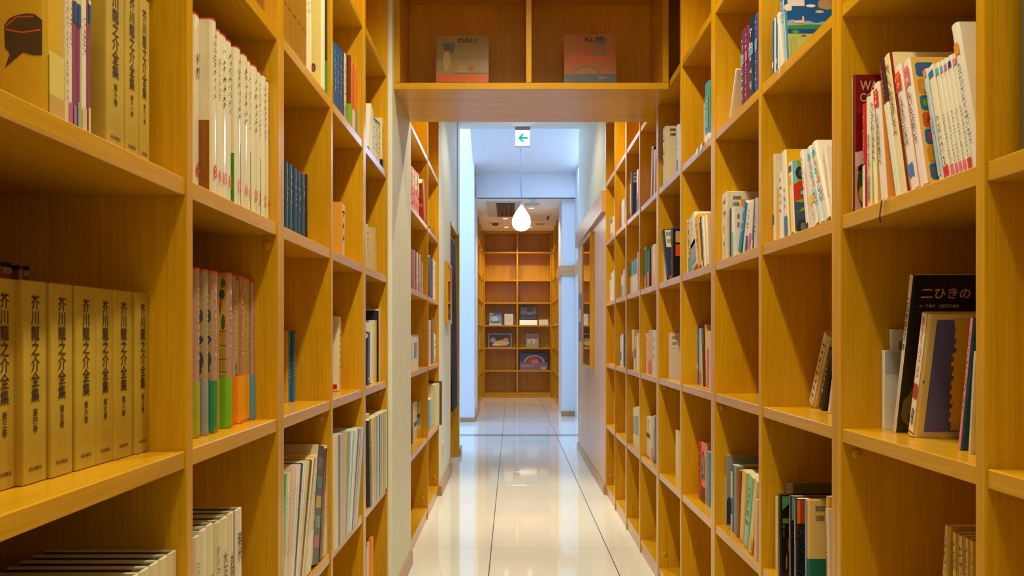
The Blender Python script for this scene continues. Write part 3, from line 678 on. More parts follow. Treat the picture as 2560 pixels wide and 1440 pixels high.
c(914, 919, 1366, (190, 40, 30), s=.03, patch=[(.55, 1, (225, 215, 195))], desc='red book inside the orange folder', lean=0)
for a, b in [(919.5, 922), (922.3, 925), (925.3, 928)]: c(a, b, 1354, (232, 222, 200), s=.028, kind='magazine', desc='white magazine beside the orange folder')
c(928.5, 932, 1343, (236, 140, 15), s=.02, d=.22, hard=True, desc='orange folder standing upright')

# ================================================================== SECOND LEFT BOOKCASE
c = M(0, 4, d=.16, s=.022)
for a, b, y in [(1027.5, 1031, 416), (1031.3, 1036, 421), (1036.5, 1043, 429), (1043.3, 1047.5, 434)]: c(a, b, y, (236, 112, 10), patch=[(.55, .93, (236, 222, 130))], mc=(170, 100, 20), mr=(.1, .9), desc='orange volume with cream title panel')
c(1060, 1067, 462, (190, 70, 25), s=.012, d=.17, lean=-6, hard=True, mc=(230, 190, 130), desc='red-brown book leaning left', extra=both(cover_text('木\n大', (222, 175, 110), .02, .55, .14, .4), cover_polys([((222, 175, 110), [(.02, .42), (.16, .42), (.16, .5), (.02, .5)])])))
c = M(1, 4, d=.17, s=.03)
c(1074, 1084, 571, (62, 60, 50), h=.05, desc='low dark book')
c = M(0, 3, d=.16, s=.025)
for (a, b, y, cc, pc) in [(1027.5, 1030.3, 623, (150, 80, 60), (150, 70, 90)), (1030.5, 1034, 624, (170, 100, 20), (190, 100, 70)), (1034.2, 1038, 626, (200, 120, 110), (200, 120, 100)), (1038.2, 1041.5, 629, (90, 70, 60), (150, 70, 130)), (1041.7, 1045.5, 632, (226, 205, 170), (205, 180, 200)),
                          (1045.7, 1049, 635, (150, 110, 50), (150, 60, 100)), (1049.2, 1051.2, 637, (236, 222, 170), (225, 200, 160)), (1051.4, 1054, 639, (120, 40, 30), (150, 60, 120))]:
    c(a, b, y, cc, band=(.26, pc), mc=(220, 180, 120), desc='%s patterned volume' % cname(cc))
c(1054.3, 1056.6, 657, (238, 200, 160), s=.03, desc='small peach paperback'); c(1056.8, 1061.2, 662, (90, 165, 210), s=.03, band=(.28, (238, 205, 130)), patch=[(.35, .62, (200, 205, 215))], desc='small sky blue paperback')
c = M(1, 3, d=.17, s=.02)
c(1073.5, 1079, 646, (60, 62, 62), lean=-2, hard=True, desc='tall dark grey book'); c(1080, 1082.5, 650, (110, 90, 125), desc='mauve book beside the grey one')
for a, b, y in [(1083, 1086.5, 650), (1086.8, 1090, 652), (1090.2, 1094.3, 655)]: c(a, b, y, (238, 222, 178), tb=(.02, (225, 80, 40)) if a > 1086 else None, mc=(150, 140, 120), desc='tall cream book')
c = M(0, 2, d=.14, s=.02)
for a, b, cc in [(1028, 1034, (215, 225, 230)), (1034.3, 1041, (120, 140, 130)), (1041.3, 1046.3, (205, 220, 205))]: c(a, b, 837, (238, 224, 180), patch=[(.33, .78, cc), (.95, 1, (110, 125, 160))], desc='cream book with a %s middle' % cname(cc))
c = M(1, 2, d=.16, s=.02)
c(1073.5, 1077.5, 800, (232, 190, 130), mc=(200, 150, 70), desc='tan patterned book'); c(1078, 1083.7, 797, (90, 62, 30), hard=True, desc='tall dark brown book'); c(1085, 1092.5, 832, (238, 230, 215), patch=[(0, .05, RED), (.05, .24, YEL), (.95, 1, RED), (.68, .74, ORG), (.5, .55, GRY)], desc='white book with red and yellow ends')
c(1093, 1096, 834, (215, 60, 30), patch=[(.24, .9, (238, 190, 60))], desc='red and yellow book')
c = M(0, 1, d=.14, s=.06)
c(1028.5, 1033, 1008, (120, 95, 40), patch=[(0, .4, (70, 60, 60))], desc='brown book'); c(1033.5, 1042.5, 1004, (240, 215, 165), mc=(215, 120, 100), patch=[(.38, .48, (60, 90, 160))], desc='cream book with a blue emblem')
c(1053.5, 1060, 1004, (238, 215, 160), s=.045, mc=(210, 150, 130), cpatch=[(0, .9, .78, 1, (170, 190, 150)), (0, .9, .65, .78, (205, 180, 70)), (0, .9, .55, .65, (60, 100, 160)), (0, .9, .36, .55, (150, 175, 185)), (0, .9, 0, .22, (215, 190, 70))], desc='picture-covered cream book')
c = M(1, 1, d=.17, s=.03)
c(1074, 1081.5, 997, (150, 195, 205), desc='pale blue book'); c(1082, 1088, 983, (238, 225, 195), patch=[(.62, 1, ORG), (0, .22, ORG), (.32, .5, (70, 80, 60))], desc='white book with orange blocks')
c(1088.3, 1090.5, 961, (236, 226, 180), s=.01, d=.2, yr=(5.508, 5.570), mc=(120, 150, 120), desc='tall pale book'); c(1092.2, 1096, 960, (230, 225, 180), s=.002, yr=(5.571, 5.60), d=.2, mc=(80, 150, 90), desc='tall pale book with green dots'); c(1096.2, 1099.5, 958, (234, 222, 190), s=-.006, yr=(5.601, 5.63), d=.2, patch=[(0, .15, ORG)], desc='tall pale book with orange foot')
c(1101.3, 1104.7, 953, (95, 82, 65), s=-.0225, yr=(5.632, 5.646), d=.24, kind='magazine', patch=[(.82, .9, (200, 80, 30)), (.9, 1, (60, 150, 70)), (.7, .8, (60, 150, 70)), (.3, .4, (190, 170, 150)), (.5, .6, (150, 140, 120))], desc='dark illustrated magazine sticking out past the wall edge')

def sqz(polys, f): return [(c_, [(a * f, b) for a, b in p]) for c_, p in polys]
# ================================================================== RIGHT BOOKCASE
c = Rr(0, 3, d=.17)
c(2556, 2566, 60, (70, 90, 110), s=.035, h=.28, desc='blue-grey book at the photo edge')
c = Rr(1, 3, d=.17, gloss=.3)
c(2124.5, 2131.5, 196, (238, 232, 220), s=.022, mc=(90, 90, 100), mr=(.4, .95), patch=[(0, .05, (40, 90, 170))], desc='slim white book with blue foot')

wok = cover_polys(sqz([((190, 165, 150), [(0, .02), (.9, .02), (.9, .47), (.0, .43)]), ((226, 205, 180), [(0, .34), (.9, .36), (.9, .49), (0, .44)]), ((70, 60, 45), ell(.42, .2, .36, .19)), ((60, 90, 40), ell(.42, .22, .31, .15)),
                   ((205, 160, 60), blob(.25, .14, .14, .06, 3)), ((190, 80, 30), blob(.4, .07, .16, .04, 5)), ((40, 34, 34), [(.08, .30), (.5, .36), (.5, .40), (.1, .34)])], .33))
c(2132, 2137.5, 189, (128, 18, 14), s=.02, d=.19, t='WATER FREE COOKING BOOK', tc=(200, 170, 160), tr=(.32, .93), tw=.5,
  extra=both(wok, cover_text('WATER', (205, 165, 140), .05, .885, .36, .07), cover_text('COOKING', (205, 165, 140), .05, .80, .44, .07)), desc='dark red cookery book with a pan of vegetables')
c(2158, 2167, 261, (205, 40, 50), s=.022, d=.14, patch=[(0, .42, (236, 230, 220))], mc=(236, 200, 190), lean=-2, desc='red-topped slim book')
c(2168.5, 2181, 243, (238, 230, 200), s=.022, d=.15, lean=-3, t='平塚武二作太田大八画福音館書店', tr=(.05, .66), tc=(120, 115, 100), cpatch=[(0, .9, 0, 1, YEL)], desc='cream book with tall dark title')
c(2186, 2196, 228, (240, 236, 225), s=.022, d=.15, lean=-10, t='ちいさいロッタちゃん', tr=(.4, .9), cpatch=[(0, .9, 0, 1, (235, 190, 20))], mc=None, desc='white book with yellow cover')
redlab = lambda txt, lc: (lambda root, side, th, h, d, bulge: (
    link('printed_panel', mesh('printed_panel', [(-(bulge + .0011), th * .36, h * .80), (-(bulge + .0011), -th * .36, h * .80), (-(bulge + .0011), -th * .36, h * .945), (-(bulge + .0011), th * .36, h * .945)], [(0, 1, 2, 3)], col(lc, .4)), root),
    letter(root, 'け', col((250, 190, 40) if lc[1] < 90 else (240, 150, 160), .4), (-(bulge + .0016), 0, h * .905), (neg(Yv), Zv, neg(Xv)), th * .6, h * .05), letter(root, txt, col((240, 230, 225), .4), (-(bulge + .0016), 0, h * .84), (neg(Yv), Zv, neg(Xv)), th * .3, h * .035)))
c(2205, 2220.5, 212, (240, 222, 212), s=.018, d=.15, hard=True, lean=-20, t='こりすのおかあさん', tr=(.32, .74), tw=.5, cpatch=[(0, .06, 0, 1, (238, 150, 60)), (.06, .9, 0, 1, (236, 160, 80))], extra=redlab('6', (225, 50, 20)), desc='pink-white storybook with red label six')
c(2226, 2238, 222, (90, 160, 190), s=.03, d=.15, lean=-26, patch=[(0, .2, (220, 190, 160)), (.25, .4, (60, 130, 160)), (.5, .7, (40, 90, 140))], mc=(30, 60, 100), desc='blue patterned book')
c(2241, 2253, 149, (86, 32, 30), s=.02, d=.17, lean=-46, band=(.66, (230, 226, 205)), mc=(170, 140, 130), mr=(.7, .95), desc='dark brown book with white jacket band')
c(2254, 2269, 143, (234, 218, 165), s=.018, d=.16, lean=-45, t='おいしいものさがしてん', tr=(.42, .93), cpatch=[(0, .03, 0, 1, (150, 40, 25))], tc=(60, 45, 30), desc='cream book with long brush title')
boy = cover_polys([((226, 205, 60), [(.0, 0), (1, 0), (1, 1), (0, 1)]), ((205, 110, 50), blob(.42, .93, .14, .09, 4)), ((60, 35, 30), [(.46, .97), (.62, .99), (.72, .965), (.6, .94)]), ((205, 110, 50), [(.5, .86), (.72, .95), (.75, .93), (.55, .84)]), ((60, 80, 170), [(.44, .84), (.52, .87), (.5, .82), (.42, .8)])])
c(2270, 2279, 137, (230, 215, 120), s=.035, d=.19, lean=-42, mc=(110, 95, 60), mr=(.7, .97), extra=boy, desc='yellow picture book behind, face on its cover')
c(2281, 2299, 172, (240, 222, 214), s=.016, d=.15, hard=True, lean=-44, t='三びきのこじろの', tr=(.35, .74), tw=.5, cpatch=[(0, .9, 0, 1, (238, 175, 130))], extra=redlab('7', (230, 60, 25)), patch=[(.1, .2, (70, 120, 200))], desc='pink-white storybook with red label seven')
def panels(root, side, th, h, d, bulge):
    cs = [((20, 110, 160), (110, 70, 140)), ((230, 140, 20), (200, 170, 110)), ((20, 120, 150), (120, 150, 40)), ((210, 90, 25), (200, 40, 25)), ((20, 100, 160), (180, 60, 70)), ((225, 140, 20), (150, 170, 40)), ((20, 110, 170), (120, 85, 65))]
    pol = []
    for k, (a, b) in enumerate(cs):
        z1 = .955 - k * .135; pol.append((a, [(.035, z1 - .02), (.055, z1), (.21, z1), (.23, z1 - .02), (.23, z1 - .1), (.21, z1 - .118), (.055, z1 - .118), (.035, z1 - .1)])); pol.append((b, blob(.115, z1 - .06, .05, .038, 20 + k, 12, .7)))
    cover_polys(pol, 'cover_pictures')(root, side, th, h, d, bulge)
c(2303, 2320.5, 157, (240, 222, 212), s=.014, d=.16, hard=True, lean=-44, t='ないとぶおこう', tr=(.33, .74), tw=.5, cpatch=[(.0, .9, 0, 1, (238, 180, 90))], extra=both(panels, redlab('8', (232, 120, 120))), desc='storybook with rows of bright animal pictures on cover')
c(2349, 2359, 178, (200, 215, 215), s=.02, d=.14, lean=-42, mc=(170, 100, 150), mr=(.4, .8), patch=[(.05, .55, (170, 195, 215)), (.93, 1, (230, 150, 60))], desc='slim pale blue illustrated book')
ws = [(2362, 2379, 171), (2380, 2391, 163), (2391.5, 2401, 157), (2401.5, 2411, 151), (2411.5, 2422.5, 144), (2423, 2436, 137)]
for k, (a, b, y) in enumerate(ws):
    ic = [(40, 120, 190), (90, 180, 180), (110, 180, 200), (220, 110, 160), (50, 70, 160), (230, 140, 160)][k]
    c(a, b, y, (238, 230, 205), s=.016, d=.15, hard=False, lean=-44, mc=(110, 95, 90), mr=(.1, .55), patch=[(.0, .0, WHT), (.015, .10, (215, 35, 60) if k in (0, 5) else (230, 110, 140)), (.90, .955, ic)], cpatch=[(0, .05, 0, 1, (240, 175, 90))] if k == 0 else (), desc='white boxed-set book with pink foot')
c(2437, 2453, 66, (234, 226, 205), s=.012, d=.19, hard=True, lean=-57, mc=(30, 90, 170), mr=(.15, .72), patch=[(.78, .86, (230, 150, 30))], desc='tallest white book with blue lettering, leaning', ymin=1.10)
c = Rr(1, 2)
c(2226.6, 2232, 824, (236, 230, 215), s=.095, d=.13, yr=(1.6135, 1.6225), mc=(60, 55, 50), mr=(.7, .95), extra=barcode(.1, .55, .12, .38, None), desc='small white paperback with barcode, behind')
c(2204, 2208.5, 876, (236, 230, 215), s=.077, d=.13, yr=(1.605, 1.613), mc=(110, 110, 170), mr=(.6, .95), cpatch=[(0.02, .95, .70, .985, (195, 190, 190))], desc='thin white paperback with grey top')
c(2233, 2243.5, 689, (34, 30, 24), sc=(230, 222, 205), s=.077, d=.215, lean=43, t='二ひきのこぐま', tr=(.5, .88), tw=.6, tc=(60, 50, 40), gloss=.2,
  extra=both(cover_text('二ひきの こぐま', (240, 175, 15), .07, .855, .76, .068), cover_text('イーラ●作　松岡享子●訳', (190, 180, 165), .06, .80, .34, .022),
             cover_polys([((105, 88, 48), blob(.16, .16, .14, .15, 7, 18, .3)), ((80, 66, 34), blob(.2, .3, .09, .09, 9, 14, .3)), ((60, 50, 28), blob(.12, .1, .05, .05, 12)), ((52, 44, 26), blob(.26, .22, .05, .07, 13))])), desc='large black picture book with orange title')
gold = [(1, .05)]
xs_ = [.275 + (q_ - .55) * .26 for q_ in [.36, .40, .44, .42, .50, .46, .55, .44, .50, .43, .53, .50, .58, .50, .56, .52, .60, .56, .66, .58, .64, .60, .68, .70][::-1]]
for k, a in enumerate(xs_):
    z0 = .06 + k * .0375; gold += [(a, z0), (a, z0 + .03), (a + .01, z0 + .0375)]
gold += [(1, .06 + len(xs_) * .0375)]
c(2273, 2290, 787, (234, 205, 130), sc=(238, 226, 200), s=.075, d=.19, lean=36, hard=True, t='ルドルフとイッパイアッテナ', tr=(.48, .97), tw=.5, tc=(190, 50, 30), patch=[(.02, .035, RED)],
  extra=both(cover_polys([((100, 96, 158), [(.065, .05), (.97, .05), (.97, .955), (.065, .955)]), ((240, 185, 25), gold)]), cover_polys([((40, 80, 60), [(.01, .44), (.02, .47), (.0, .47)])]),
             lambda root, side, th, h, d, bulge: (letter(root, vert('斉藤洋'), col((60, 50, 40)), (-.005, 0, h * .16), (neg(Yv), Zv, neg(Xv)), th * .4, h * .14),
                                                  link('printed_panel', mesh('p', [(-.0048, th * .3, h * .31), (-.0048, -th * .3, h * .31), (-.0048, -th * .3, h * .43), (-.0048, th * .3, h * .43)], [(0, 1, 2, 3)], col((190, 60, 25))), root))), desc='cream picture book, purple and gold cover')
c(2396, 2404.5, 795, (10, 78, 105), sc=(222, 130, 160), s=.066, d=.15, lean=32, mc=(90, 60, 90), gloss=.25, desc='blue book with pink spine')
c(2421, 2428, 880, (222, 205, 160), s=.058, d=.14, lean=14, mc=(160, 130, 110), desc='small cream book by the upright')
c = Rr(1, 1, d=.13)
c(2341, 2352, 1315, (212, 168, 40), sc=(226, 180, 60), s=.05, lean=23, mc=(70, 95, 120), mr=(.35, .95), patch=[(.0, .32, (190, 60, 25))], desc='yellow paperback leaning right')
c(2374, 2378, 1350, (10, 50, 90), s=.052, h=.2, desc='dark blue paperback')
for k, (a, b, y) in enumerate([(2383, 2394, 1331), (2398, 2409.5, 1339), (2414.5, 2425, 1346), (2427, 2436, 1352)]): c(a, b, y, (212, 165, 35), sc=(226, 185, 60), s=.05, mc=[(30, 110, 130), (80, 60, 90), (60, 100, 120), (110, 110, 60)][k], mr=(.35, .95), patch=[(.0, .3, (190, 70, 30))], desc='yellow paperback')
# second full bay
c = Rr(2, 4, d=.14)
for k, (a, b, y, cc) in enumerate([(1931.7, 1935.5, 53, (30, 90, 160)), (1936, 1940, 46, (226, 222, 225)), (1940.5, 1944, 42, (25, 90, 160)), (1944.5, 1949, 40, (225, 220, 205)), (1951, 1957, 36, (222, 212, 190))]):
    c(a, b, y, cc, s=.014, lean=(-9 if k == 4 else 0), patch=[(.17, .27, WHT)] if k in (0, 2) else (), desc='slim %s paperback' % ('blue' if k in (0, 2) else ['', 'white', '', 'cream', 'thick cream'][k]))
sky = cover_polys([((18, 88, 160), [(0, .33), (1, .33), (1, 1), (0, 1)]), ((150, 170, 190), [(0, .35), (.6, .35), (.6, .385), (.5, .40), (.4, .385), (.3, .41), (.2, .39), (.1, .42), (0, .40)]), ((60, 140, 85), [(0, .33), (1, .33), (1, .365), (.3, .372), (0, .36)]),
                   ((20, 80, 150), [(0, .285), (1, .285), (1, .33), (0, .33)]), ((90, 150, 60), blob(.13, .305, .05, .018, 4)), ((170, 190, 110), [(0, 0), (1, 0), (1, .285), (0, .285)]), ((90, 150, 170), [(0, 0), (.03, 0), (.03, .5), (0, .5)]),
                   ((235, 225, 205), blob(.05, .53, .05, .035, 3)), ((236, 230, 215), blob(.34, .545, .06, .015, 5)), ((170, 140, 100), blob(.55, .56, .12, .05, 6)), ((110, 105, 100), blob(.6, .72, .16, .09, 8)), ((205, 180, 150), blob(.45, .49, .06, .014, 12)), ((225, 195, 160), [(.12, .385), (.25, .385), (.25, .41), (.245, .45), (.225, .45), (.22, .412), (.12, .408)]),
                   ((200, 40, 25), [(.20, .275), (.26, .275), (.26, .26), (.20, .26)])])
def sktxt(root, side, th, h, d, bulge):
    for k in range(3):
        q = scribble(50 + k, 9); v, f = [], []
        for (a0, b0, a1, b1) in q:
            i = len(v); u = lambda a, b: (side * (.06 + .03 * k + a * .02) * d, -th / 2 - .0014, (.07 + b * .021) * h)
            v += [u(a0, b0), u(a1, b0), u(a1, b1), u(a0, b1)]; f.append((i, i + 1, i + 2, i + 3))
        link('lettering', mesh('lettering', v, f, col((205, 60, 30))), root)
c(1959.5, 1968, -95, (190, 205, 220), sc=(150, 170, 200), s=.02, d=.19, lean=-14, gloss=.12, mc=(60, 80, 140), mr=(.4, .95), extra=both(sky, sktxt, barcode(.045, .545, .22, .25, (222, 215, 220), m=.1)), desc='picture book showing blue sky and river')
c = Rr(2, 3, d=.15)
c(1923.5, 1937, 386, (234, 218, 180), s=.03, mc=(160, 150, 130), mr=(.4, .9), patch=[(.0, .04, BLU), (.27, .33, (200, 60, 60)), (.22, .27, BLU)], cpatch=[(.03, .9, 0, .62, (236, 190, 120))], desc='cream book with small red and blue emblem')
c(1948, 1958, 430, (236, 230, 220), s=.03, d=.14, mc=(50, 120, 190), mr=(.4, .95), desc='white book with blue kana')
c(1964.5, 1975, 380, (238, 226, 205), s=.026, d=.17, lean=-9, hard=True, cpatch=[(0, .9, 0, 1, (232, 180, 20))], patch=[(.02, .25, (60, 120, 190))], mc=(120, 110, 100), mr=(.3, .6), desc='white-spined book with yellow cover')
tract = cover_polys(sqz([((130, 175, 50), [(.02, 0), (.98, 0), (.98, 1), (.02, 1)]), ((130, 190, 205), [(.02, .7), (.3, .7), (.35, 1), (.02, 1)]), ((215, 45, 15), [(.02, .44), (.98, .5), (.98, .74), (.5, .72), (.02, .66)]), ((45, 45, 55), ell(.55, .83, .34, .09)), ((90, 90, 100), ell(.6, .83, .16, .05)),
                     ((60, 80, 100), [(.02, .05), (.98, .05), (.98, .42), (.02, .44)]), ((130, 160, 30), [(.3, .3), (.98, .33), (.98, .37), (.6, .36)]), ((40, 42, 50), ell(.5, .1, .4, .1)), ((110, 115, 115), ell(.6, .1, .2, .06)), ((90, 90, 90), ell(.6, .56, .2, .05)), ((190, 185, 180), ell(.6, .56, .1, .03))], .24))
c(1978.5, 1988, 408, (240, 220, 180), s=.022, d=.14, lean=-8, t='クルマ', tr=(.68, .82), patch=[(.87, .95, (20, 90, 150)), (.0, .04, (60, 70, 60))], extra=tract, desc='picture book with a red vehicle cover')
c(2016, 2024, 380, (236, 228, 212), s=.02, d=.14, lean=-17, mc=(50, 50, 50), mr=(.5, .92), patch=[(.02, .08, BLK)], desc='white book with black kana'); c(2025, 2031, 420, (230, 205, 195), s=.018, d=.13, lean=-14, mc=(190, 110, 90), desc='short pinkish book')
c(2032, 2046, 392, (238, 228, 205), s=.016, d=.14, lean=-22, cpatch=[(0, .9, 0, 1, (232, 180, 20))], mc=(150, 140, 130), mr=(.05, .3), patch=[(.3, .42, YEL)], desc='cream book with yellow cover edge')
def rainbow(root, side, th, h, d, bulge):
    cs = [(40, 150, 170), (225, 60, 90), (40, 140, 90), (230, 90, 70), (50, 60, 140), (40, 60, 130)]
    for k, ch in enumerate('あんとよしに'):
        letter(root, ch, col(cs[k]), (-(bulge + .0015), 0, h * (.88 - k * .115)), (neg(Yv), Zv, neg(Xv)), th * .7, h * .09)
c(2050, 2060, 375, (205, 224, 222), s=.018, d=.14, lean=-32, hard=True, extra=rainbow, desc='pale blue book with rainbow letters')
c(2063, 2077, 368, (236, 222, 195), s=.014, d=.15, lean=-36, hard=True, extra=rainbow, desc='cream book with rainbow letters'); c(2078, 2086, 373, (234, 224, 205), s=.014, d=.16, lean=-23, mc=(190, 70, 90), ymin=1.66, desc='white book with red and blue letters')
c = Rr(2, 2, d=.13)
c(2024, 2037, 846, (226, 200, 150), sc=(225, 212, 205), s=.118, hard=True, lean=40, mc=(90, 80, 75), mr=(.1, .9), desc='cream book leaning right'); c(2047, 2058, 880, (34, 26, 22), s=.112, hard=True, lean=26, mc=(190, 190, 215), mr=(.25, .85), desc='black book with white title, leaning')
c(2069.5, 2076, 950, (226, 205, 190), s=.10, lean=10, mc=(150, 140, 130), desc='small pinkish book')
c = Rr(2, 1)
c(1962, 1966, 1207, (122, 120, 85), s=.06, d=.2, yr=(2.122, 2.136), desc='large grey-green book behind the others', cpatch=[(.0, .08, 0, 1, (200, 170, 150))])
c(1936, 1946, 1243, (228, 205, 155), s=.03, d=.13, yr=(2.096, 2.121), desc='cream paperback')
c(1946.5, 1953.5, 1236, (30, 26, 18), s=.022, d=.19, hard=True, gloss=.2, mc=(200, 180, 160), mr=(.5, .8), extra=cover_polys(sqz([((80, 150, 80), [(.03, .82), (.25, .9), (.25, .985), (.03, .985)]), ((110, 130, 40), [(.04, .66), (.25, .66), (.25, .72), (.04, .72)]), ((60, 110, 60), [(.04, .6), (.1, .6), (.1, .64), (.04, .64)]), ((190, 110, 30), blob(.16, .2, .03, .1, 4)), ((150, 70, 20), blob(.22, .4, .03, .08, 6)), ((130, 110, 40), [(.06, .5), (.09, .5), (.09, .58), (.06, .58)])], .42)), desc='black book with green picture')
c(1973, 1978.5, 1240, (30, 26, 20), s=.022, d=.18, gloss=.2, mc=(200, 190, 170), mr=(.3, .8), cpatch=[(.005, .04, .74, .99, (130, 160, 180))], desc='black book with pale blue corner')
dots = [((222, 120, 20), [(.0, .74), (.04, .74), (.04, .99), (.0, .99)]), ((178, 62, 10), [(.04, .74), (.9, .74), (.9, .99), (.04, .99)])]
rr_ = random.Random(5)
for k in range(26): dots.append(((30, 110, 190), blob(.02 + rr_.random() * .11, .12 + rr_.random() * .56, .007, .008, k, 7)))
c(1985, 1992.5, 1246, (32, 28, 24), s=.02, d=.18, gloss=.25, mc=(215, 200, 170), mr=(.5, .8), extra=cover_polys(dots), desc='black book, orange-topped with blue dots')
c(2016, 2022.5, 1250, (226, 190, 110), sc=(120, 140, 170), s=.018, d=.19, hard=True, band=(.44, (15, 105, 95)), extra=barcode(.06, .74, .14, .22, None, m=.05), desc='cream book with barcodes and teal band')
c(2066, 2072, 1241, (222, 170, 60), s=.03, d=.13, mc=(60, 50, 40), desc='yellow book near the upright'); c(2074, 2078, 1272, (232, 210, 170), s=.014, d=.13, lean=-9, mc=(190, 80, 60), desc='slim spotted book leaning left')
# third full bay
c = Rr(3, 4, d=.16, hard=True)
for (a, b, y, cc, dn) in [(1854.5, 1864, 76, (98, 48, 96), 'purple'), (1864.6, 1872, 66, (130, 32, 62), 'maroon'), (1873, 1888, 48, (14, 52, 78), 'dark teal'), (1889.3, 1897, 34, (72, 70, 150), 'violet')]:
    c(a, b, y, cc, s=.02, mc=(205, 215, 230), mr=(.1, .92), desc='%s fantasy hardback' % dn, patch=[(.55, .68, (110, 150, 180) if dn != 'maroon' else (220, 100, 120))])
c(1822, 1825, 190, (226, 220, 215), s=.03, d=.1, lean=27, kind='magazine', desc='small white leaflet')
c = Rr(3, 3, d=.14)
c(1797.5, 1817, 483, (232, 222, 195), s=.024, d=.19, kind='slipcased_volume', gloss=.5, mc=(170, 150, 140), mr=(.2, .95), extra=barcode(.085, .72, .17, .22, None, m=.02), desc='white boxed volume with barcodes')
c(1824, 1828, 522, (40, 46, 80), s=.022, cpatch=[(0, .9, 0, 1, (200, 175, 120))], desc='thin navy book'); c(1829.3, 1835, 519, (236, 228, 215), s=.022, patch=[(0, .5, (110, 190, 200))], extra=barcode(.06, .5, .07, .4, None, m=.1), desc='white book with cyan lower spine')
c(1850, 1853, 500, (236, 128, 10), s=.05, patch=[(.9, 1, WHT)], desc='orange book behind'); c(1845, 1855, 512, (10, 120, 175), s=.02, lean=14, patch=[(0, .3, (10, 140, 135))], mc=(225, 235, 240), mr=(.35, .9), desc='bright blue book, teal foot')
c(1856.5, 1862, 510, (238, 220, 180), s=.022, lean=11, desc='cream book between blue books'); c(1862.5, 1870, 508, (232, 224, 205), s=.02, lean=9, patch=[(0, .32, (25, 70, 160))], mc=(50, 60, 110), mr=(.4, .9), desc='white book with blue foot label')
c(1871, 1877.5, 502, (228, 215, 200), s=.02, lean=8, patch=[(0, .35, (226, 80, 130))], desc='white book with pink foot'); c(1878.5, 1882.5, 499, (90, 92, 105), s=.02, lean=7, patch=[(0, .2, WHT)], mc=(50, 55, 70), desc='dark grey slim book'); c(1884, 1890.5, 496, (205, 195, 190), s=.02, lean=4, mc=(80, 90, 140), desc='pale grey book')
c = Rr(3, 1)
c(1812, 1816, 1138, (150, 152, 140), sc=(222, 215, 195), s=.035, d=.2, patch=[(.72, 1, (220, 50, 50))], extra=cover_polys([((60, 60, 65), [(.005, .02), (.08, .02), (.08, .3), (.05, .42), (.005, .36)])]), desc='grey album with red-topped spine')
c(1827, 1834, 1162, (60, 105, 160), s=.034, d=.14, patch=[(.0, .25, (190, 190, 210)), (.5, .9, (236, 220, 160))], mc=(236, 205, 90), mr=(.5, .9), desc='blue book with a striped foot'); c(1834.5, 1840, 1165, (130, 165, 150), s=.032, d=.14, mc=(60, 90, 110), desc='sage green book')
c(1841, 1850, 1175, (150, 78, 15), s=.03, d=.13, hard=True, desc='brown book'); c(1848.5, 1858.5, 1181, (226, 195, 110), s=.024, d=.14, lean=7, ymax=None, desc='pale yellow book leaning right')
c(1859, 1869.5, 1195, (140, 205, 165), s=.018, d=.14, lean=13, mc=(70, 100, 80), patch=[(.32, .37, (200, 60, 50))], extra=barcode(.02, .66, .09, .26, (236, 215, 150)), desc='mint green book leaning right')
c(1871, 1879.5, 1204, (234, 200, 130), s=.012, d=.14, lean=15, patch=[(0, .2, (230, 170, 20))], cpatch=[(0, .9, 0, .22, (230, 120, 10))], desc='cream book with orange foot'); c(1885, 1890, 1250, (228, 190, 150), s=.006, d=.12, lean=4, desc='slim pink-beige book')
# fourth full bay
c = Rr(4, 4, d=.15)
c(1763, 1775, 207, (60, 150, 165), s=.02, hard=True, band=(.16, (232, 225, 200)), patch=[(.25, .8, (90, 165, 175))], cpatch=[(0, .9, .2, .9, (90, 150, 50))], mc=(220, 225, 210), mr=(.25, .75), desc='teal and green illustrated book'); c(1759.3, 1762.5, 258, (236, 175, 140), s=.024, desc='slim pink book')
c = Rr(4, 3, d=.14)
c(1702.5, 1715, 550, (226, 216, 180), s=.022, mc=(200, 190, 160), desc='thick pale book'); c(1720.5, 1729.5, 556, (100, 175, 185), s=.022, lean=-4, patch=[(.28, .95, (238, 205, 140))], mc=(130, 90, 60), mr=(.3, .9), desc='teal and tan book')
c(1730.5, 1744.5, 551, (238, 228, 205), s=.018, lean=-9, patch=[(.1, .5, (150, 160, 190)), (0, .12, (222, 190, 150)), (.42, .5, (130, 100, 95))], mc=(120, 120, 130), mr=(.6, .9), desc='white book with a painted spine')
c(1746, 1754.5, 547, (232, 165, 15), s=.014, lean=-9, hard=True, mc=(190, 130, 20), desc='golden yellow book'); c(1755, 1759.5, 548, (70, 68, 65), s=.016, lean=-8, patch=[(.0, .12, WHT), (.9, 1, (220, 210, 180))], desc='slim charcoal book'); c(1760, 1764.5, 546, (238, 228, 195), s=.016, lean=-7, mc=(150, 140, 90), desc='slim cream book')
c(1765, 1772, 544, (240, 232, 205), s=.014, lean=-6, desc='cream book by the upright'); c(1772.5, 1775, 535, (226, 165, 80), s=.014, lean=-4, desc='slim amber book by the upright')
c = Rr(4, 2, d=.14, s=.062)
c(1741.3, 1747, 817, (10, 115, 180), patch=[(0, .26, (90, 165, 190)), (.26, .36, WHT)], mc=(225, 235, 240), desc='bright blue book'); c(1747.5, 1755, 821, (215, 200, 195), patch=[(.02, .22, (225, 110, 90))], desc='pale grey-pink book')
c(1756.5, 1764, 820, (42, 38, 48), lean=-3, patch=[(.7, 1, (40, 105, 150))], desc='navy book with blue top'); c(1764.5, 1768, 813, (226, 175, 110), lean=-3, desc='tan book'); c(1768.5, 1773.5, 827, (232, 190, 180), lean=0, s=.05, patch=[(.0, .68, (225, 80, 95)), (.7, 1, (226, 226, 110))], desc='pink book with yellow top')
c = Rr(4, 1, d=.14, s=.05)
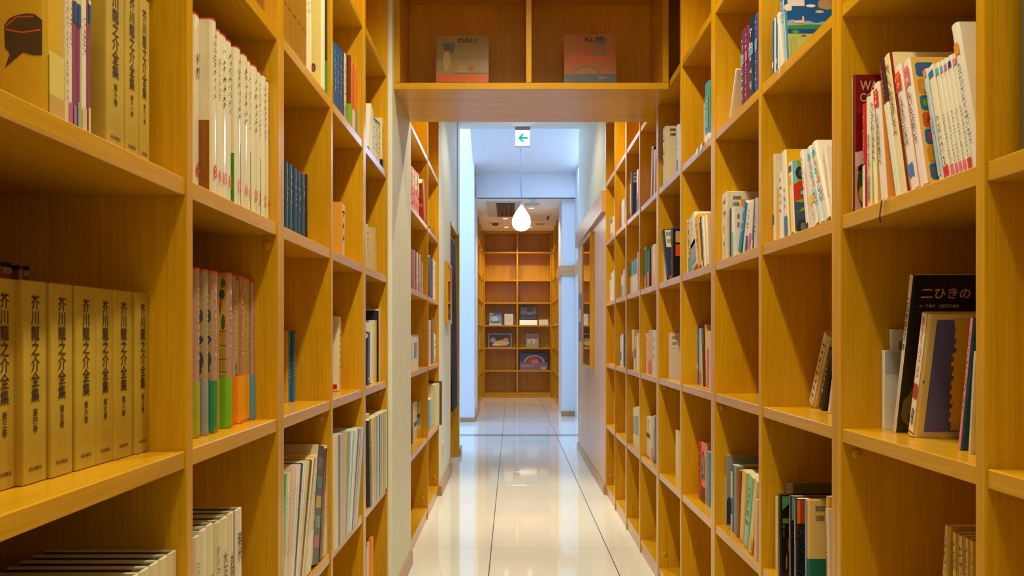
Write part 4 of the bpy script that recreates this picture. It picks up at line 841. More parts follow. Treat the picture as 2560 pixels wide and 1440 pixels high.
c(1745.5, 1753, 1105, (222, 60, 20), mc=(120, 50, 30), mr=(.3, .95), desc='orange-red book'); c(1754, 1765.5, 1107, (228, 140, 120), hard=True, patch=[(0, .26, (38, 32, 34)), (.4, .75, (120, 140, 135))], mc=(90, 60, 60), desc='pink book with black foot'); c(1766.5, 1775, 1129, (60, 150, 165), mc=(226, 210, 130), desc='teal patterned book')
# fifth full bay
c = Rr(5, 4, d=.14, s=.02)
c(1646, 1649.5, 359, (228, 205, 200), desc='slim pink-white book'); c(1650, 1653, 358, (222, 150, 30), desc='slim amber book'); c(1653.3, 1657, 354, (170, 150, 30), desc='slim olive book'); c(1657.6, 1665, 320, (226, 210, 170), s=.008, d=.19, hard=True, mc=(110, 110, 160), extra=barcode(.07, .76, .17, .2, None, m=.02), desc='large cream book with barcodes, yellow foot', cpatch=[(0, .9, 0, .02, (230, 170, 20))])
c(1691.5, 1696, 313, (215, 215, 225), s=.008, patch=[(.0, .25, (30, 110, 170))], mc=(70, 70, 90), desc='pale book with blue foot')
c = Rr(5, 3, d=.14, s=.022)
c(1653, 1658.5, 625, (230, 215, 170), patch=[(0, .62, (228, 180, 20))], desc='cream and yellow book'); c(1659, 1664.5, 626, (232, 222, 190), desc='cream book under the navy one'); c(1667, 1672, 587, (38, 40, 66), s=.014, d=.15, lean=-13, hard=True, mc=(180, 180, 200), extra=barcode(.03, .60, .22, .38, (226, 212, 170)), desc='navy book with barcode sticker')
c(1676, 1679, 570, (25, 95, 160), s=.04, desc='blue book behind the black one'); c(1680, 1684, 573, (30, 28, 32), s=.012, d=.16, hard=True, gloss=.2, mc=(170, 165, 180), cpatch=[(.05, .2, .72, .95, (205, 160, 70)), (.05, .2, .45, .68, (225, 80, 20))], desc='black hardback with orange patch')
c = Rr(5, 2, d=.14, s=.05)
c(1668.7, 1674, 832, (222, 205, 185), hard=True, extra=barcode(.06, .66, .18, .3, (228, 215, 185)), desc='pale pinkish book with barcodes')
c = Rr(5, 1, d=.13, s=.05); c(1689, 1692, 1075, (236, 222, 165), desc='slim cream booklet'); c(1692.3, 1695, 1076, (232, 216, 170), desc='slim cream booklet by the upright')
# sixth full bay
c = Rr(6, 4, d=.14, s=.02)
c(1626.5, 1629.3, 367, (222, 205, 200), lean=3, desc='slim pale book'); c(1629.6, 1632.5, 368, (60, 52, 50), lean=3, desc='slim dark book'); c(1632.8, 1638, 376, (238, 175, 110), lean=2, desc='peach book')
c = Rr(6, 3, d=.14, s=.024)
c(1610.7, 1617.5, 618, (60, 160, 140), patch=[(0, .30, (238, 175, 90)), (.94, 1, (238, 190, 100))], hard=True, desc='green book with tan foot'); c(1618.5, 1626.5, 624, (34, 30, 36), patch=[(0, .43, (220, 50, 40))], hard=True, mc=(190, 190, 200), mr=(.5, .9), desc='black book with red foot')
c(1628, 1630, 618, (150, 110, 50), desc='slim brown book'); c(1630.5, 1637.3, 612, (236, 210, 175), patch=[(0, .3, (238, 175, 150))], desc='cream book with pink foot')
c = Rr(6, 2, d=.14, s=.03)
c(1608, 1610.6, 833, (90, 120, 190), patch=[(0, .3, (60, 160, 190))], desc='slim blue book'); c(1611, 1615.6, 833, (232, 226, 220), patch=[(0, .35, (205, 150, 50))], desc='white book with tan foot'); c(1616, 1620, 834, (230, 205, 150), desc='tan book', mc=(140, 100, 50))
c(1621, 1630, 825, (230, 160, 125), patch=[(0, .29, (225, 100, 20))], hard=True, desc='peach book with orange foot'); c(1631, 1637.5, 825, (218, 216, 185), mc=(120, 160, 150), desc='pale green-white book')
c = Rr(6, 1, d=.14, s=.03)
c(1613, 1627.5, 1043, (230, 218, 185), mc=(90, 70, 60), mr=(.5, .95), patch=[(.5, .6, (110, 50, 45)), (.0, .04, RED)], desc='broad cream book with small picture'); c(1628, 1633, 1042, (232, 195, 90), patch=[(0, .28, (225, 110, 120))], desc='yellow book with pink foot'); c(1633.5, 1638.3, 1040, (110, 140, 160), patch=[(0, .12, BLK), (.75, 1, LAV)], desc='blue-grey book')
# seventh full bay
c = Rr(7, 4, d=.14, s=.02)
c(1565.8, 1569.5, 465, (236, 222, 180), patch=[(0, .22, (30, 170, 150))], desc='slim cream book, teal foot'); c(1570, 1577, 459, (234, 215, 150), patch=[(0, .2, (226, 60, 90))], desc='cream book with crimson foot'); c(1577.5, 1581.5, 432, (62, 62, 95), s=.01, d=.17, hard=True, mc=(190, 195, 230), extra=barcode(.02, .76, .12, .22, (232, 226, 190)), desc='navy book with barcode sticker'); c(1591.5, 1596, 425, (225, 205, 215), patch=[(0, .3, (30, 120, 180)), (.3, .45, (215, 100, 150))], desc='white book with blue foot')
c = Rr(7, 3, d=.13, s=.022)
for k in range(6): a = 1569.5 + k * 3.95; c(a, a + 3.75, 661 - k * 2.9, (234, 222, 185), patch=[(.56, 1, (10, 158, 168) if k not in (1, 4) else (8, 120, 135))], desc='teal-topped cream book in a set')
c(1593.5, 1596, 631, (215, 205, 220), mc=(90, 85, 95), desc='slim lavender book')
c = Rr(7, 2, d=.14, s=.03)
c(1575.6, 1578, 835, (40, 130, 150), patch=[(0, .4, (232, 220, 190))], desc='slim teal book'); c(1578.3, 1584.5, 824, (238, 228, 200), patch=[(0, .3, (110, 105, 85)), (.3, .45, (150, 165, 190))], desc='cream book with grey foot'); c(1585, 1591, 840, (232, 175, 10), patch=[(0, .35, (236, 222, 180)), (.35, .62, (195, 30, 10))], desc='yellow, red and white book'); c(1591.5, 1595.5, 834, (238, 228, 205), desc='white book by the upright')
c = Rr(7, 1, d=.13, s=.03)
for k in range(4): a = 1581.8 + k * 3.6; c(a, a + 3.4, 1020 - k * 1, (234, 220, 170), patch=[(.32, .78, [(170, 140, 140), (190, 190, 175), (130, 170, 170), (120, 165, 170)][k])], desc='cream book with muted middle band')
# eighth and ninth full bays
c = Rr(8, 4, d=.13, s=.025); c(1544.3, 1548.3, 506, (230, 120, 15), desc='orange book', lean=-2); c(1548.8, 1553, 504, (150, 75, 25), desc='brown book'); c(1553.5, 1556.3, 503, (220, 215, 190), desc='slim white book', patch=[(0, .1, RED)]); c(1556.8, 1561, 498, (222, 218, 215), desc='white book by the upright')
c = Rr(8, 3, d=.13, s=.025); c(1552.8, 1557, 688, (226, 222, 205), patch=[(.28, .55, (60, 160, 120)), (0, .25, (110, 150, 180))], desc='white book with green block'); c(1557.3, 1561.5, 675, (215, 205, 195), desc='pale grey book')
c = Rr(8, 2, d=.13, s=.03); c(1550, 1554.3, 835, (215, 210, 225), patch=[(.2, .45, (100, 140, 210)), (.93, 1, (190, 90, 140))], desc='white book with blue block'); c(1554.6, 1557.5, 835, (240, 230, 200), desc='slim cream book'); c(1557.8, 1561, 836, (50, 110, 115), desc='dark teal book')
c = Rr(9, 4, d=.13, s=.025); c(1525.3, 1533, 545, (226, 222, 205), patch=[(0, .3, (220, 120, 160)), (.75, .95, (70, 110, 170))], desc='white book with pink foot')
c = Rr(9, 3, d=.13, s=.025); c(1519.5, 1523, 701, (236, 190, 175), desc='slim pink book'); c(1523.3, 1527, 701, (236, 222, 170), desc='slim yellow-cream book'); c(1527.3, 1531.5, 683, (228, 226, 210), mc=(110, 150, 150), desc='pale book'); c(1531.8, 1534.2, 677, (215, 215, 225), desc='tallest pale book')

# labels: one per book, from its look and its place in the row
bycell = {}
for r_, cell, px, dsc in BOOKS: bycell.setdefault(cell, []).append((px, r_, dsc))
for cell, lst in bycell.items():
    lst.sort(key=lambda q: q[0])
    for k, (px, r_, dsc) in enumerate(lst):
        kd = '' if any(w_ in dsc for w_ in ('book', 'volume', 'slipcase', 'magazine', 'folder', 'leaflet', 'binder', 'album', 'hardback', 'paperback', 'spine')) else ' book'
        words = (dsc + kd).split()
        pos = ORD[k] + ' from left' if len(lst) > 1 else 'alone'
        lab = ' '.join(words) + ', ' + pos + ', ' + cell
        if len(lab.split()) > 16: lab = ' '.join(words) + ', ' + ORD[k] + ', ' + cell
        while len(lab.split()) > 16: words = words[:-1]; lab = ' '.join(words) + ', ' + ORD[k] + ', ' + cell
        r_['label'] = lab; r_['group'] = 'books on the ' + cell

# ------------------------------------------------------------------ ribbon markers hanging from books
def ribbon(pts, w, c_, label):
    v, f = [], []
    for (x, y, z) in pts: v += [(x, y - w / 2, z), (x, y + w / 2, z), (x + .0006, y + w / 2, z), (x + .0006, y - w / 2, z)]
    for i in range(len(pts) - 1):
        for k in range(4): a, b = i * 4 + k, i * 4 + (k + 1) % 4; f.append((a, b, b + 4, a + 4))
    f += [(0, 1, 2, 3), tuple(len(v) - 4 + k for k in (3, 2, 1, 0))]
    o = link('ribbon_marker', mesh('ribbon_marker', v, f, col(c_, .7)))
    if 'paper' in label: o.name = 'paper_slip'
    tag(o, label, 'paper' if 'paper' in label else 'ribbon')
def yR(px, X): return FPX * X / (px - CX)
def rib(px, z0, drop, c_, label, w=.0035, curl=.004):
    X = XR - .0035; y = yR(px, X)
    ribbon([(XR + .018, y, z0 + .0025), (XR + .002, y, z0 + .0022), (X, y, z0 - .002), (X - curl * .3, y + .001, z0 - drop * .35), (X - curl, y - .001, z0 - drop * .7), (X - curl * .4, y + .002, z0 - drop)], w, c_, label)
rib(2204, RROWS[3], .040, (38, 28, 40), 'dark ribbon marker hanging over the shelf edge below the storybooks', .0045)
rib(1951, RROWS[4], .036, (226, 200, 185), 'pale ribbon marker hanging over the right high shelf edge', .004)
rib(1771, RROWS[4], .052, (190, 50, 30), 'red ribbon marker hanging from the teal illustrated book', .0035)
rib(1755, RROWS[3], .022, (236, 222, 180), 'cream ribbon marker hanging below the golden yellow book', .003)
rib(1668, RROWS[3], .020, (60, 50, 60), 'dark ribbon marker hanging below the leaning navy book', .003)
rib(1632, RROWS[3], .040, (80, 60, 50), 'brown ribbon marker hanging by the black and red book', .003)
rib(1637, RROWS[2], .045, (190, 60, 40), 'red ribbon marker hanging below the peach book', .003)
rib(1532, RROWS[3], .06, (205, 70, 30), 'orange ribbon marker hanging below the last row of pale books', .006)

for px, lab in [(1742, 'white paper slip draped over the right high shelf edge'), (1752, 'creased white paper slip beside the red ribbon')]:
    X = XR - .0035; y_ = yR(px, X); ribbon([(XR + .03, y_, RROWS[4] + .004), (XR, y_, RROWS[4] + .003), (X, y_ - .002, RROWS[4] - .004), (X - .002, y_ - .004, RROWS[4] - .022)], .028, (226, 222, 220), lab)

# ------------------------------------------------------------------ the two art books in the overhead bookcase
def artbook(x0, x1, ytop, title, sub, bandc, bg, polys, label):
    Y = 3.52; k = Y / FPX; w_ = (x1 - x0) * k; z0 = HZ + .0275; h_ = EYE + (CY - ytop) * k - z0 + .002
    r_ = thing('art_book', label, 'book', ((x0 + x1) / 2 * k - CX * k, Y, z0 + .001), (R(-8), 0, 0), 'art books displayed in the overhead bookcase')
    link('cover', boxmesh(w_, .022, h_, col(bg, .12, coat=.8), .001), r_, (0, .011, h_ / 2))
    v, f, ix, mats = [], [], [], []
    for j, (c_, pts) in enumerate(polys + [(bandc, [(0, 0), (1, 0), (1, .30), (0, .30)]), ((95, 80, 55), [(0, .105), (1, .105), (1, .155), (0, .155)])]):
        m = col(c_, .15, coat=.8)
        if m not in mats: mats.append(m)
        i = len(v); v.extend([((a - .5) * w_, -.0003 - j * .0001, b * h_) for a, b in pts]); f.append(tuple(range(i, i + len(pts)))); ix.append(mats.index(m))
    link('cover_picture', mesh('cover_picture', v, f, mats=mats, idx=ix), r_)
    letter(r_, title, col((60, 45, 30), .4), (.02, -.003, h_ * .91), (Xv, Zv, neg(Yv)), w_ * .36, h_ * .08)
    letter(r_, '現代世界美術全集', col((226, 205, 170), .4), (-w_ * .18, -.003, h_ * .055), (Xv, Zv, neg(Yv)), w_ * .58, h_ * .06)
    if sub: letter(r_, sub, col((226, 205, 190), .4), (w_ * .25, -.003, h_ * .23), (Xv, Zv, neg(Yv)), w_ * .18, h_ * .04)
    # crinkled clear wrap
    m, n, l, b = _new('clear_wrap'); b.inputs['Base Color'].default_value = (1, 1, 1, 1); b.inputs['Roughness'].default_value = .08; b.inputs['Alpha'].default_value = .06; b.inputs['Specular IOR Level'].default_value = 1
    tc = n.new('ShaderNodeTexCoord'); mp = n.new('ShaderNodeMapping'); mp.inputs['Scale'].default_value = (14, 14, 60); t = n.new('ShaderNodeTexNoise'); t.inputs['Scale'].default_value = 1.4; t.inputs['Detail'].default_value = 3
    l.new(tc.outputs['Object'], mp.inputs[0]); l.new(mp.outputs[0], t.inputs[0]); bp = n.new('ShaderNodeBump'); bp.inputs['Distance'].default_value = .01; bp.inputs['Strength'].default_value = .8; l.new(t.outputs[0], bp.inputs['Height']); l.new(bp.outputs[0], b.inputs['Normal'])
    nx_, nz_ = 14, 16; rr = random.Random(3); v = [((i / nx_ - .5) * (w_ + .003), -.0042 - rr.random() * .0012, j / nz_ * h_) for j in range(nz_ + 1) for i in range(nx_ + 1)]
    f = [(j * (nx_ + 1) + i, j * (nx_ + 1) + i + 1, (j + 1) * (nx_ + 1) + i + 1, (j + 1) * (nx_ + 1) + i) for j in range(nz_) for i in range(nx_)]
    link('clear_wrap', mesh('clear_wrap', v, f, m, True), r_)
artbook(1090, 1221, 82, 'DALI', None, (222, 95, 20), (150, 130, 85), [((165, 140, 95), [(0, .3), (1, .3), (1, .55), (0, .55)]), ((80, 100, 110), [(.1, .86), (.36, .86), (.32, .68), (.16, .7)]), ((190, 170, 120), blob(.2, .55, .07, .2, 4)), ((90, 70, 45), blob(.21, .76, .04, .05, 5)), ((185, 150, 80), [(.38, .33), (.6, .33), (.56, .47), (.42, .47)]), ((200, 70, 25), blob(.67, .41, .05, .04, 8)), ((120, 105, 70), [(.3, .31), (1, .31), (1, .325), (.3, .325)])],
        'grey-green wrapped art book with orange band, left one overhead')
artbook(1411, 1541, 79, 'KLEE', 'クレー', (82, 92, 110), (178, 98, 28), [((190, 80, 20), [(0, .48), (.45, .85), (.48, .52)]), ((150, 100, 70), [(.5, .6), (.8, .6), (.8, .9), (.5, .9)]), ((205, 85, 25), [(.1, .5), (.95, .55), (.95, .62), (.2, .6)]), ((120, 110, 115), ell(.73, .88, .1, .09)), ((95, 75, 65), ell(.43, .3, .24, .135, 14, 0, 180)), ((165, 110, 70), ell(.43, .3, .225, .12, 14, 0, 180))],
        'orange wrapped art book with blue-grey band, right one overhead')

# ------------------------------------------------------------------ framed pictures, sign, switch plates, doorway on the side walls
def wallframe(label, side, Xw, y0, y1, z0, z1, thick, fw=.028):
    s = side; Xf = Xw - s * thick; r_ = thing('picture_frame', label, 'picture', (Xw, y0, z0))
    for (a, b, c_, d_) in [(y0, y0 + fw, z0, z1), (y1 - fw, y1, z0, z1)]: box('frame_side', min(Xw, Xf), max(Xw, Xf), a, b, c_, d_, WOOD[2], r_)
    for (c_, d_) in [(z0, z0 + fw), (z1 - fw, z1)]: box('frame_rail', min(Xw, Xf), max(Xw, Xf), y0 + fw + .0004, y1 - fw - .0004, c_, d_, WOOD[1], r_)
    Xg = Xf + s * .006; box('glass', min(Xg, Xg + s * .004), max(Xg, Xg + s * .004), y0 + fw, y1 - fw, z0 + fw, z1 - fw, GLASS, r_, 0)
    box('backing', min(Xw, Xw - s * .004), max(Xw, Xw - s * .004), y0 + fw, y1 - fw, z0 + fw, z1 - fw, col((60, 45, 35), .8), r_, 0)
    return r_
wallframe('tall glazed wooden picture frame on the right panelling', 1, .6455, 6.50, 7.24, .832, 1.925, .030)
fr = wallframe('small glazed wooden picture frame on the left white wall', -1, -.503, 6.13, 6.55, 1.194, 1.655, .026)
s_ = tag(box('notice', .6425, .6452, 7.66, 7.95, 1.05, 1.50, col((70, 80, 120), .4)), 'small blue notice on the panelling beyond the tall frame', 'notice')
link('printed_panel', boxmesh(.001, .24, .12, col((190, 175, 150), .4), 0), s_, (-.0018, 0, .02)); link('printed_panel', boxmesh(.001, .24, .08, col((130, 50, 50), .4), 0), s_, (-.0018, 0, -.16))
def plate(label, X, s, y, z):
    r_ = thing('socket_plate', label, 'socket', (X, y, z)); link('plate', boxmesh(.006, .12, .13, col((225, 218, 205), .4), .002), r_, (-s * .0032, 0, 0))
    for dz in (-.025, .025): link('outlet', boxmesh(.003, .05, .03, col((190, 182, 170), .4), .001), r_, (-s * .0072, 0, dz))
plate('white power socket low on the left white wall', -.503, -1, 5.93, .27); plate('white power socket low on the right panelling', .6455, 1, 7.66, .30)
dr = thing('door_1', None, None, (-.56, 6.7, 0)); dr['kind'] = 'structure'
for k in ('label', 'category'):
    if k in dr: del dr[k]
box('jamb', -.62, -.498, 6.702, 6.727, 0, 2.034, WOOD[2], dr); box('jamb', -.66, -.482, 7.505, 7.528, 0, 2.034, WOOD[2], dr); box('head', -.62, -.494, 6.7275, 7.5045, 2.008, 2.034, WOOD[1], dr)
# indigo door curtain in the doorway
v, f = [], []
n_ = 48
for j, z_ in enumerate([1.93, 1.5, 1.0, .47]):
    for i in range(n_ + 1):
        y_ = 6.86 + .60 * i / n_; v.append((-.520 + (.010 + .006 * j) * math.sin(i * .9 + j * .3), y_, z_))
for j in range(3):
    for i in range(n_): a = j * (n_ + 1) + i; f.append((a, a + 1, a + n_ + 2, a + n_ + 1))
cr_ = thing('door_curtain', 'indigo cloth curtain hanging in the left doorway', 'curtain', (0, 0, 0))
cu_ = link('cloth', mesh('cloth', v, f, col((58, 58, 92), .85), True), cr_); sm = cu_.modifiers.new('thick', 'SOLIDIFY'); sm.thickness = .002
tv, tf = tube([(-.52, 6.729, 1.94), (-.52, 7.503, 1.94)], .009, 8); link('rod', mesh('rod', tv, tf, col((140, 140, 150), .35, metal=.6), True), cr_)

# ------------------------------------------------------------------ emergency exit sign
sg_ = thing('exit_sign', 'lit square exit sign with teal arrow hanging at the ceiling edge', 'sign', (.1, 7.86, 2.84))
EX0, EX1 = (1288 - CX) * 7.85 / FPX, (1325 - CX) * 7.85 / FPX
zt, zb = EYE + (CY - 324.5) * 7.85 / FPX, EYE + (CY - 366) * 7.85 / FPX
box('housing', EX0, EX1, 7.86, 7.905, zb, zt, col((205, 205, 215), .4), sg_)
box('lit_face', EX0 + .002, EX1 - .002, 7.852, 7.8598, zb + .008, zt - .002, emit('sign_light', (.9, 1, .98), 1.6), sg_, .0005)
box('bracket', EX0 + .001, EX1 - .001, 7.865, 7.90, zt + .0005, 3.0995, col((150, 145, 150), .4, metal=.4), sg_)
cx_, cz_ = (EX0 + EX1) / 2, (zt + zb) / 2 + .002; sx_ = (EX1 - EX0)
arrow = [(-.31, 0), (-.02, .29), (.12, .29), (-.06, .075), (.36, .06), (.36, -.06), (-.06, -.075), (.12, -.29), (-.02, -.29)]
v = [(cx_ + a * sx_ - .1, 7.8512 - 7.86, cz_ + b * sx_ - 2.84) for a, b in arrow]
link('arrow', mesh('arrow', v, [(0, 1, 2, 3), (3, 4, 5, 6), (6, 7, 8, 0), (0, 3, 6)], emit('arrow_teal', (.0, .48, .47), .75)), sg_)
v = []
for a in (.25, .42): v += [(cx_ + a * sx_ - .1, -.0088, cz_ - .38 * sx_ - 2.84), (cx_ + (a + .02) * sx_ - .1, -.0088, cz_ - .38 * sx_ - 2.84), (cx_ + (a + .02) * sx_ - .1, -.0088, cz_ - .24 * sx_ - 2.84), (cx_ + a * sx_ - .1, -.0088, cz_ - .24 * sx_ - 2.84)]
link('door_mark', mesh('door_mark', v, [(0, 1, 2, 3), (4, 5, 6, 7)], emit('mark_teal', (.35, .75, .75), .8)), sg_)

# ------------------------------------------------------------------ pendant lamp
PY = 9.8; PX_ = (1303.5 - CX) * PY / FPX
zc = lambda y: EYE + (CY - y) * PY / FPX
pl = thing('pendant_lamp', 'glowing teardrop glass pendant lamp hanging in the hall', 'lamp', (PX_, PY, zc(578)))
rk = PY / FPX
prof = [(.0005, 0), (7, .8), (13.5, 3.5), (19, 8.5), (22.5, 15), (23.6, 22), (23, 29), (20.5, 37), (16.5, 44.5), (12, 51), (9, 55)]
lv, lf = lathe([(r_ * rk if r_ > .01 else .0005, z_ * rk) for r_, z_ in prof], 32)
link('glass_globe', mesh('glass_globe', lv, lf, emit('lamp_glow', (1, .92, .76), 3.6), True), pl)
lv, lf = lathe([(r_ * rk, z_ * rk) for r_, z_ in [(12.2, 51.5), (9.5, 55.5), (6, 60), (3.5, 64), (2.2, 67)]], 24)
gm, n, l, b = _new('clear_glass_neck'); b.inputs['Transmission Weight'].default_value = .8; b.inputs['Roughness'].default_value = .05; b.inputs['Base Color'].default_value = (.95, .85, .9, 1)
link('glass_neck', mesh('glass_neck', lv, lf, gm, True), pl)
lv, lf = lathe([(2.4 * rk, 63 * rk), (2.6 * rk, 66 * rk), (1.6 * rk, 69 * rk), (.5 * rk, 70 * rk)], 12); link('socket', mesh('socket', lv, lf, col((120, 140, 170), .4, metal=.5), True), pl)
tv, tf = tube([(0, 0, 69 * rk), (-.012, 0, 3.33 - zc(578))], .0045, 8); link('cord', mesh('cord', tv, tf, col((110, 140, 175), .5), True), pl)

# ------------------------------------------------------------------ back room ceiling fittings
def ceil_at(px, py, z=3.0): Y = (z - EYE) * FPX / (CY - py); return (px - CX) * Y / FPX, Y
ac = thing('air_conditioner', 'ceiling air conditioner cassette with dark slatted grille', 'air conditioner', (-.1, 12.3, 2.99))
box('panel', -.36, .12, 11.60, 13.02, 2.988, 2.9995, col((205, 196, 182), .5), ac)
box('grille_recess', -.226, .04, 11.66, 12.94, 2.984, 2.9878, col((40, 34, 30), .8), ac, 0)
for k in range(13): box('slat', -.222 + k * .0205, -.212 + k * .0205, 11.665, 12.935, 2.976, 2.9838, col((120, 110, 98), .5), ac, .001)
def disc(name, label, cat, x, y, parts, z=2.9995):
    r_ = thing(name, label, cat, (x, y, z))
    for nm, prof_, m in parts: lv, lf = lathe(prof_, 28); link(nm, mesh(nm, lv, lf, m, True), r_)
    return r_
DLT = emit('downlight_glow', (1, .86, .6), 7)
trim = col((230, 224, 212), .4)
for k, (px, py, lab) in enumerate([(1328.5, 520, 'recessed ceiling downlight nearest the hall in the back room'), (1263.5, 546, 'recessed ceiling downlight just past the air conditioner'), (1266, 567.5, 'recessed ceiling downlight near the far bookcase, left'), (1325, 567.5, 'recessed ceiling downlight near the far bookcase, right')]):
    x_, y_ = ceil_at(px, py)
    disc('downlight', lab, 'ceiling light', x_, y_, [('trim_ring', [(.052, 0), (.052, -.004), (.042, -.006), (.040, -.002)], trim), ('diffuser', [(.039, -.001), (.038, -.0035), (.001, -.0036)], DLT)]).update_tag()
x_, y_ = ceil_at(1330, 510); disc('ceiling_speaker', 'flat round white plate on the back room ceiling', 'speaker', x_, y_, [('plate', [(.11, 0), (.108, -.010), (.09, -.014), (.001, -.014)], col((200, 196, 190), .5))])
x_, y_ = ceil_at(1333, 499); disc('smoke_detector', 'small white smoke detector on the back room ceiling', 'detector', x_, y_, [('base', [(.05, 0), (.05, -.015), (.04, -.02)], col((220, 225, 230), .5)), ('sensor', [(.032, -.02), (.03, -.035), (.001, -.038)], col((210, 216, 224), .5))])
x_, y_ = ceil_at(1238.5, 557); disc('dome_camera', 'dark dome set in a white ceiling ring, back room', 'camera', x_, y_, [('ring', [(.11, 0), (.11, -.006), (.062, -.010)], trim), ('dome', [(.06, -.009), (.052, -.032), (.03, -.048), (.001, -.052)], col((95, 85, 75), .2))])
x_, y_ = ceil_at(1352, 559); disc('ceiling_vent', 'round white ventilation outlet on the back room ceiling', 'vent', x_, y_, [('ring', [(.11, 0), (.11, -.008), (.09, -.012), (.088, -.004)], trim), ('cone', [(.07, -.004), (.06, -.018), (.05, -.02), (.001, -.02)], col((170, 165, 158), .5))])
ht = thing('access_hatch', 'square access hatch with dark slot in the back room ceiling', 'hatch', (.5, 13.1, 3.0)); box('panel', .30, .62, 12.75, 13.5, 2.9962, 2.9992, col((226, 220, 208), .6), ht, .001); box('slot', .560, .585, 12.95, 13.4, 2.9945, 2.996, col((60, 45, 35), .7), ht, 0)
x_ = .07
for k, (y_, lab) in enumerate([(.4, 'aisle ceiling downlight above the camera'), (1.5, 'aisle ceiling downlight over the second bays'), (2.45, 'aisle ceiling downlight just before the overhead bookcase'), (4.75, 'aisle ceiling downlight beyond the overhead bookcase'), (5.45, 'added narrow-beam ceiling light before the panelling, brightening the floor'), (6.2, 'aisle ceiling downlight by the panelling')]):  # the narrow-beam fitting is added, to go with the floor-brightening spot
    disc('downlight', lab, 'ceiling light', .05 if k < 3 else .07, y_, [('trim_ring', [(.052, 0), (.052, -.004), (.042, -.006), (.040, -.002)], trim), ('diffuser', [(.039, -.001), (.038, -.0035), (.001, -.0036)], DLT)], z=3.0995)

# ------------------------------------------------------------------ things displayed in the far bookcase
K = 14.93 / FPX
def card(name, label, cat, x0, x1, y0, y1, z, base, polys=(), yy=14.93, lean=-8, thick=.012, gloss=.3, mat=None, text=None):
    k = yy / FPX; w_ = (x1 - x0) * k; h_ = (y1 - y0) * k
    r_ = thing(name, label, cat, (((x0 + x1) / 2 - CX) * k, yy, z + .0006), (R(lean), 0, 0))
    link('cover' if cat == 'book' else 'panel', boxmesh(w_, thick, h_, mat or col(base, gloss), .001), r_, (0, thick / 2, h_ / 2 + .0008))
    if polys:
        v, f, ix, mats = [], [], [], []
        for j, (c_, pts) in enumerate(polys):
            m = col(c_, gloss)
            if m not in mats: mats.append(m)
            i = len(v); v.extend([((a - .5) * w_, -.0006 - j * .0002, b * h_) for a, b in pts]); f.append(tuple(range(i, i + len(pts)))); ix.append(mats.index(m))
        link('printed_picture', mesh('printed_picture', v, f, mats=mats, idx=ix), r_)
    return r_
z3, z2, z1 = BZ[3], BZ[2], BZ[1]
card('magazine', 'blue and white magazine displayed on the far bookcase, leftmost', 'magazine', 1222.5, 1254, 779, 811, z3, (120, 150, 185), [((60, 110, 180), [(0, .75), (1, .75), (1, 1), (0, 1)]), ((225, 190, 40), [(.05, .84), (.3, .84), (.3, .96), (.05, .96)]), ((190, 195, 200), blob(.45, .5, .3, .2, 3)), ((70, 130, 170), blob(.5, .2, .35, .12, 5)), ((215, 210, 205), [(0, 0), (1, 0), (1, .12), (0, .12)])])
card('notice_card', 'white printed card standing on the far bookcase', 'card', 1261, 1283, 783, 811.5, z3, (222, 212, 205), [((160, 150, 150), [(.15, z_), (.85, z_), (.85, z_ + .015), (.15, z_ + .015)]) for z_ in (.75, .65, .55, .45, .35)], thick=.003)
card('photograph_board', 'dark landscape photograph standing on the far bookcase', 'picture', 1301.5, 1341, 765.5, 812, z3, (70, 55, 60), [((150, 140, 150), [(0, .55), (1, .55), (1, 1), (0, 1)]), ((60, 90, 90), blob(.58, .82, .22, .12, 3)), ((90, 60, 50), [(0, .4), (1, .4), (1, .62), (0, .6)]), ((180, 160, 160), blob(.6, .62, .12, .05, 7)), ((120, 105, 110), [(0, .33), (1, .33), (1, .42), (0, .4)])], yy=15.02)
card('display_stand', 'brightly lit white caption stand below the photograph', 'stand', 1299, 1343.5, 797.5, 812, z3, (255, 250, 240), yy=14.90, lean=-28, thick=.004, mat=col((255, 252, 245), .25))
card('notice_card', 'small blank white card right of the photograph', 'card', 1347, 1370.5, 798, 812, z3, (228, 216, 200), thick=.003, lean=-14)
fk = card('framed_picture', 'wide framed picture of a pale fish-like shape, far bookcase', 'picture', 1221, 1279, 832, 867.5, z2, (165, 160, 165), [((70, 50, 35), [(.04, .06), (.96, .06), (.96, .94), (.04, .94)]), ((205, 170, 110), blob(.55, .32, .34, .2, 5, 18)), ((190, 130, 60), blob(.75, .55, .12, .14, 6)), ((150, 140, 150), blob(.2, .55, .12, .2, 8)), ((225, 195, 140), blob(.35, .2, .2, .08, 9))])
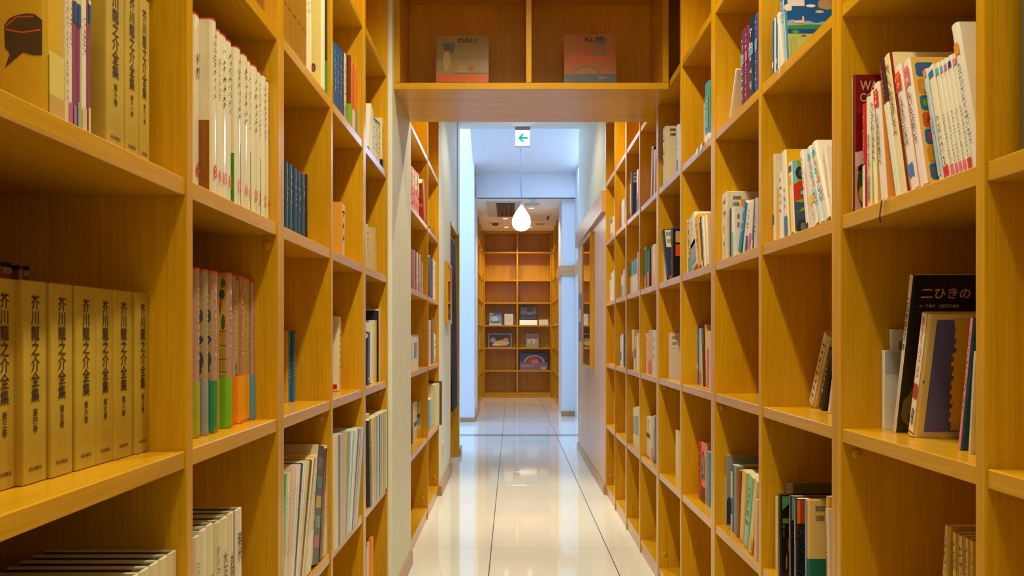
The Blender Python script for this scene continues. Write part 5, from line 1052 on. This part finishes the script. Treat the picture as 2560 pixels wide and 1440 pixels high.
card('display_card', 'pale stone-grey picture card under clear stand, far bookcase', 'card', 1315, 1346.5, 833.5, 867.5, z2, (165, 150, 130), [((120, 115, 100), [(.05, .7), (.95, .7), (.95, .95), (.05, .95)]), ((195, 180, 160), blob(.45, .45, .3, .2, 5)), ((130, 115, 100), blob(.42, .4, .06, .14, 6))])
card('poster_book', 'blue picture board with red arc, low right of far bookcase', 'picture', 1299.5, 1369, 882, 924, z1, (62, 70, 110), [((120, 110, 140), [(0, 0), (1, 0), (1, .45), (0, .5)]), ((170, 165, 175), ell(.52, .45, .38, .45, 20, 0, 180)), ((62, 70, 110), ell(.52, .45, .30, .36, 20, 0, 180)), ((190, 80, 60), ell(.5, .42, .24, .34, 18, 0, 180)), ((225, 130, 100), blob(.55, .5, .13, .14, 4)), ((225, 160, 70), ell(.85, .12, .12, .08)), ((190, 120, 90), [(.05, .2), (.5, .2), (.5, .3), (.05, .3)])])
# things in the side bookcases of the back room
def bk(name, label, cat, X, side, y0, y1, z0, h_, c_, d_=.02):
    o = tag(box(name, min(X, X + side * d_), max(X, X + side * d_), y0, y1, z0, z0 + h_, col(c_, .4), bev=.001), label, cat)
    return o
bk('poster_board', 'peach-coloured board leaning at the start of the back room shelves', 'board', -.545, -1, 12.45, 12.9, BZ[3] + .001, .38, (225, 180, 150))
bk('magazine', 'white magazine facing out on the back room\'s left shelves', 'magazine', -.55, -1, 13.2, 13.85, BZ[3] + .001, .34, (215, 205, 195))
bk('magazine', 'blue and mauve magazine on the back room\'s left shelves', 'magazine', -.55, -1, 12.5, 13.0, BZ[2] + .001, .36, (120, 110, 160))
bk('magazine', 'white leaflet stack beside blue magazine, back room left', 'magazine', -.54, -1, 13.2, 13.8, BZ[2] + .001, .20, (230, 222, 215))
bk('book', 'white book on the back room\'s right low shelf', 'book', .735, 1, 12.5, 12.68, BZ[1] + .001, .26, (225, 222, 215), .15)
bk('book', 'pale green book on the back room\'s right low shelf', 'book', .735, 1, 12.35, 12.48, BZ[1] + .001, .24, (150, 200, 160), .15)
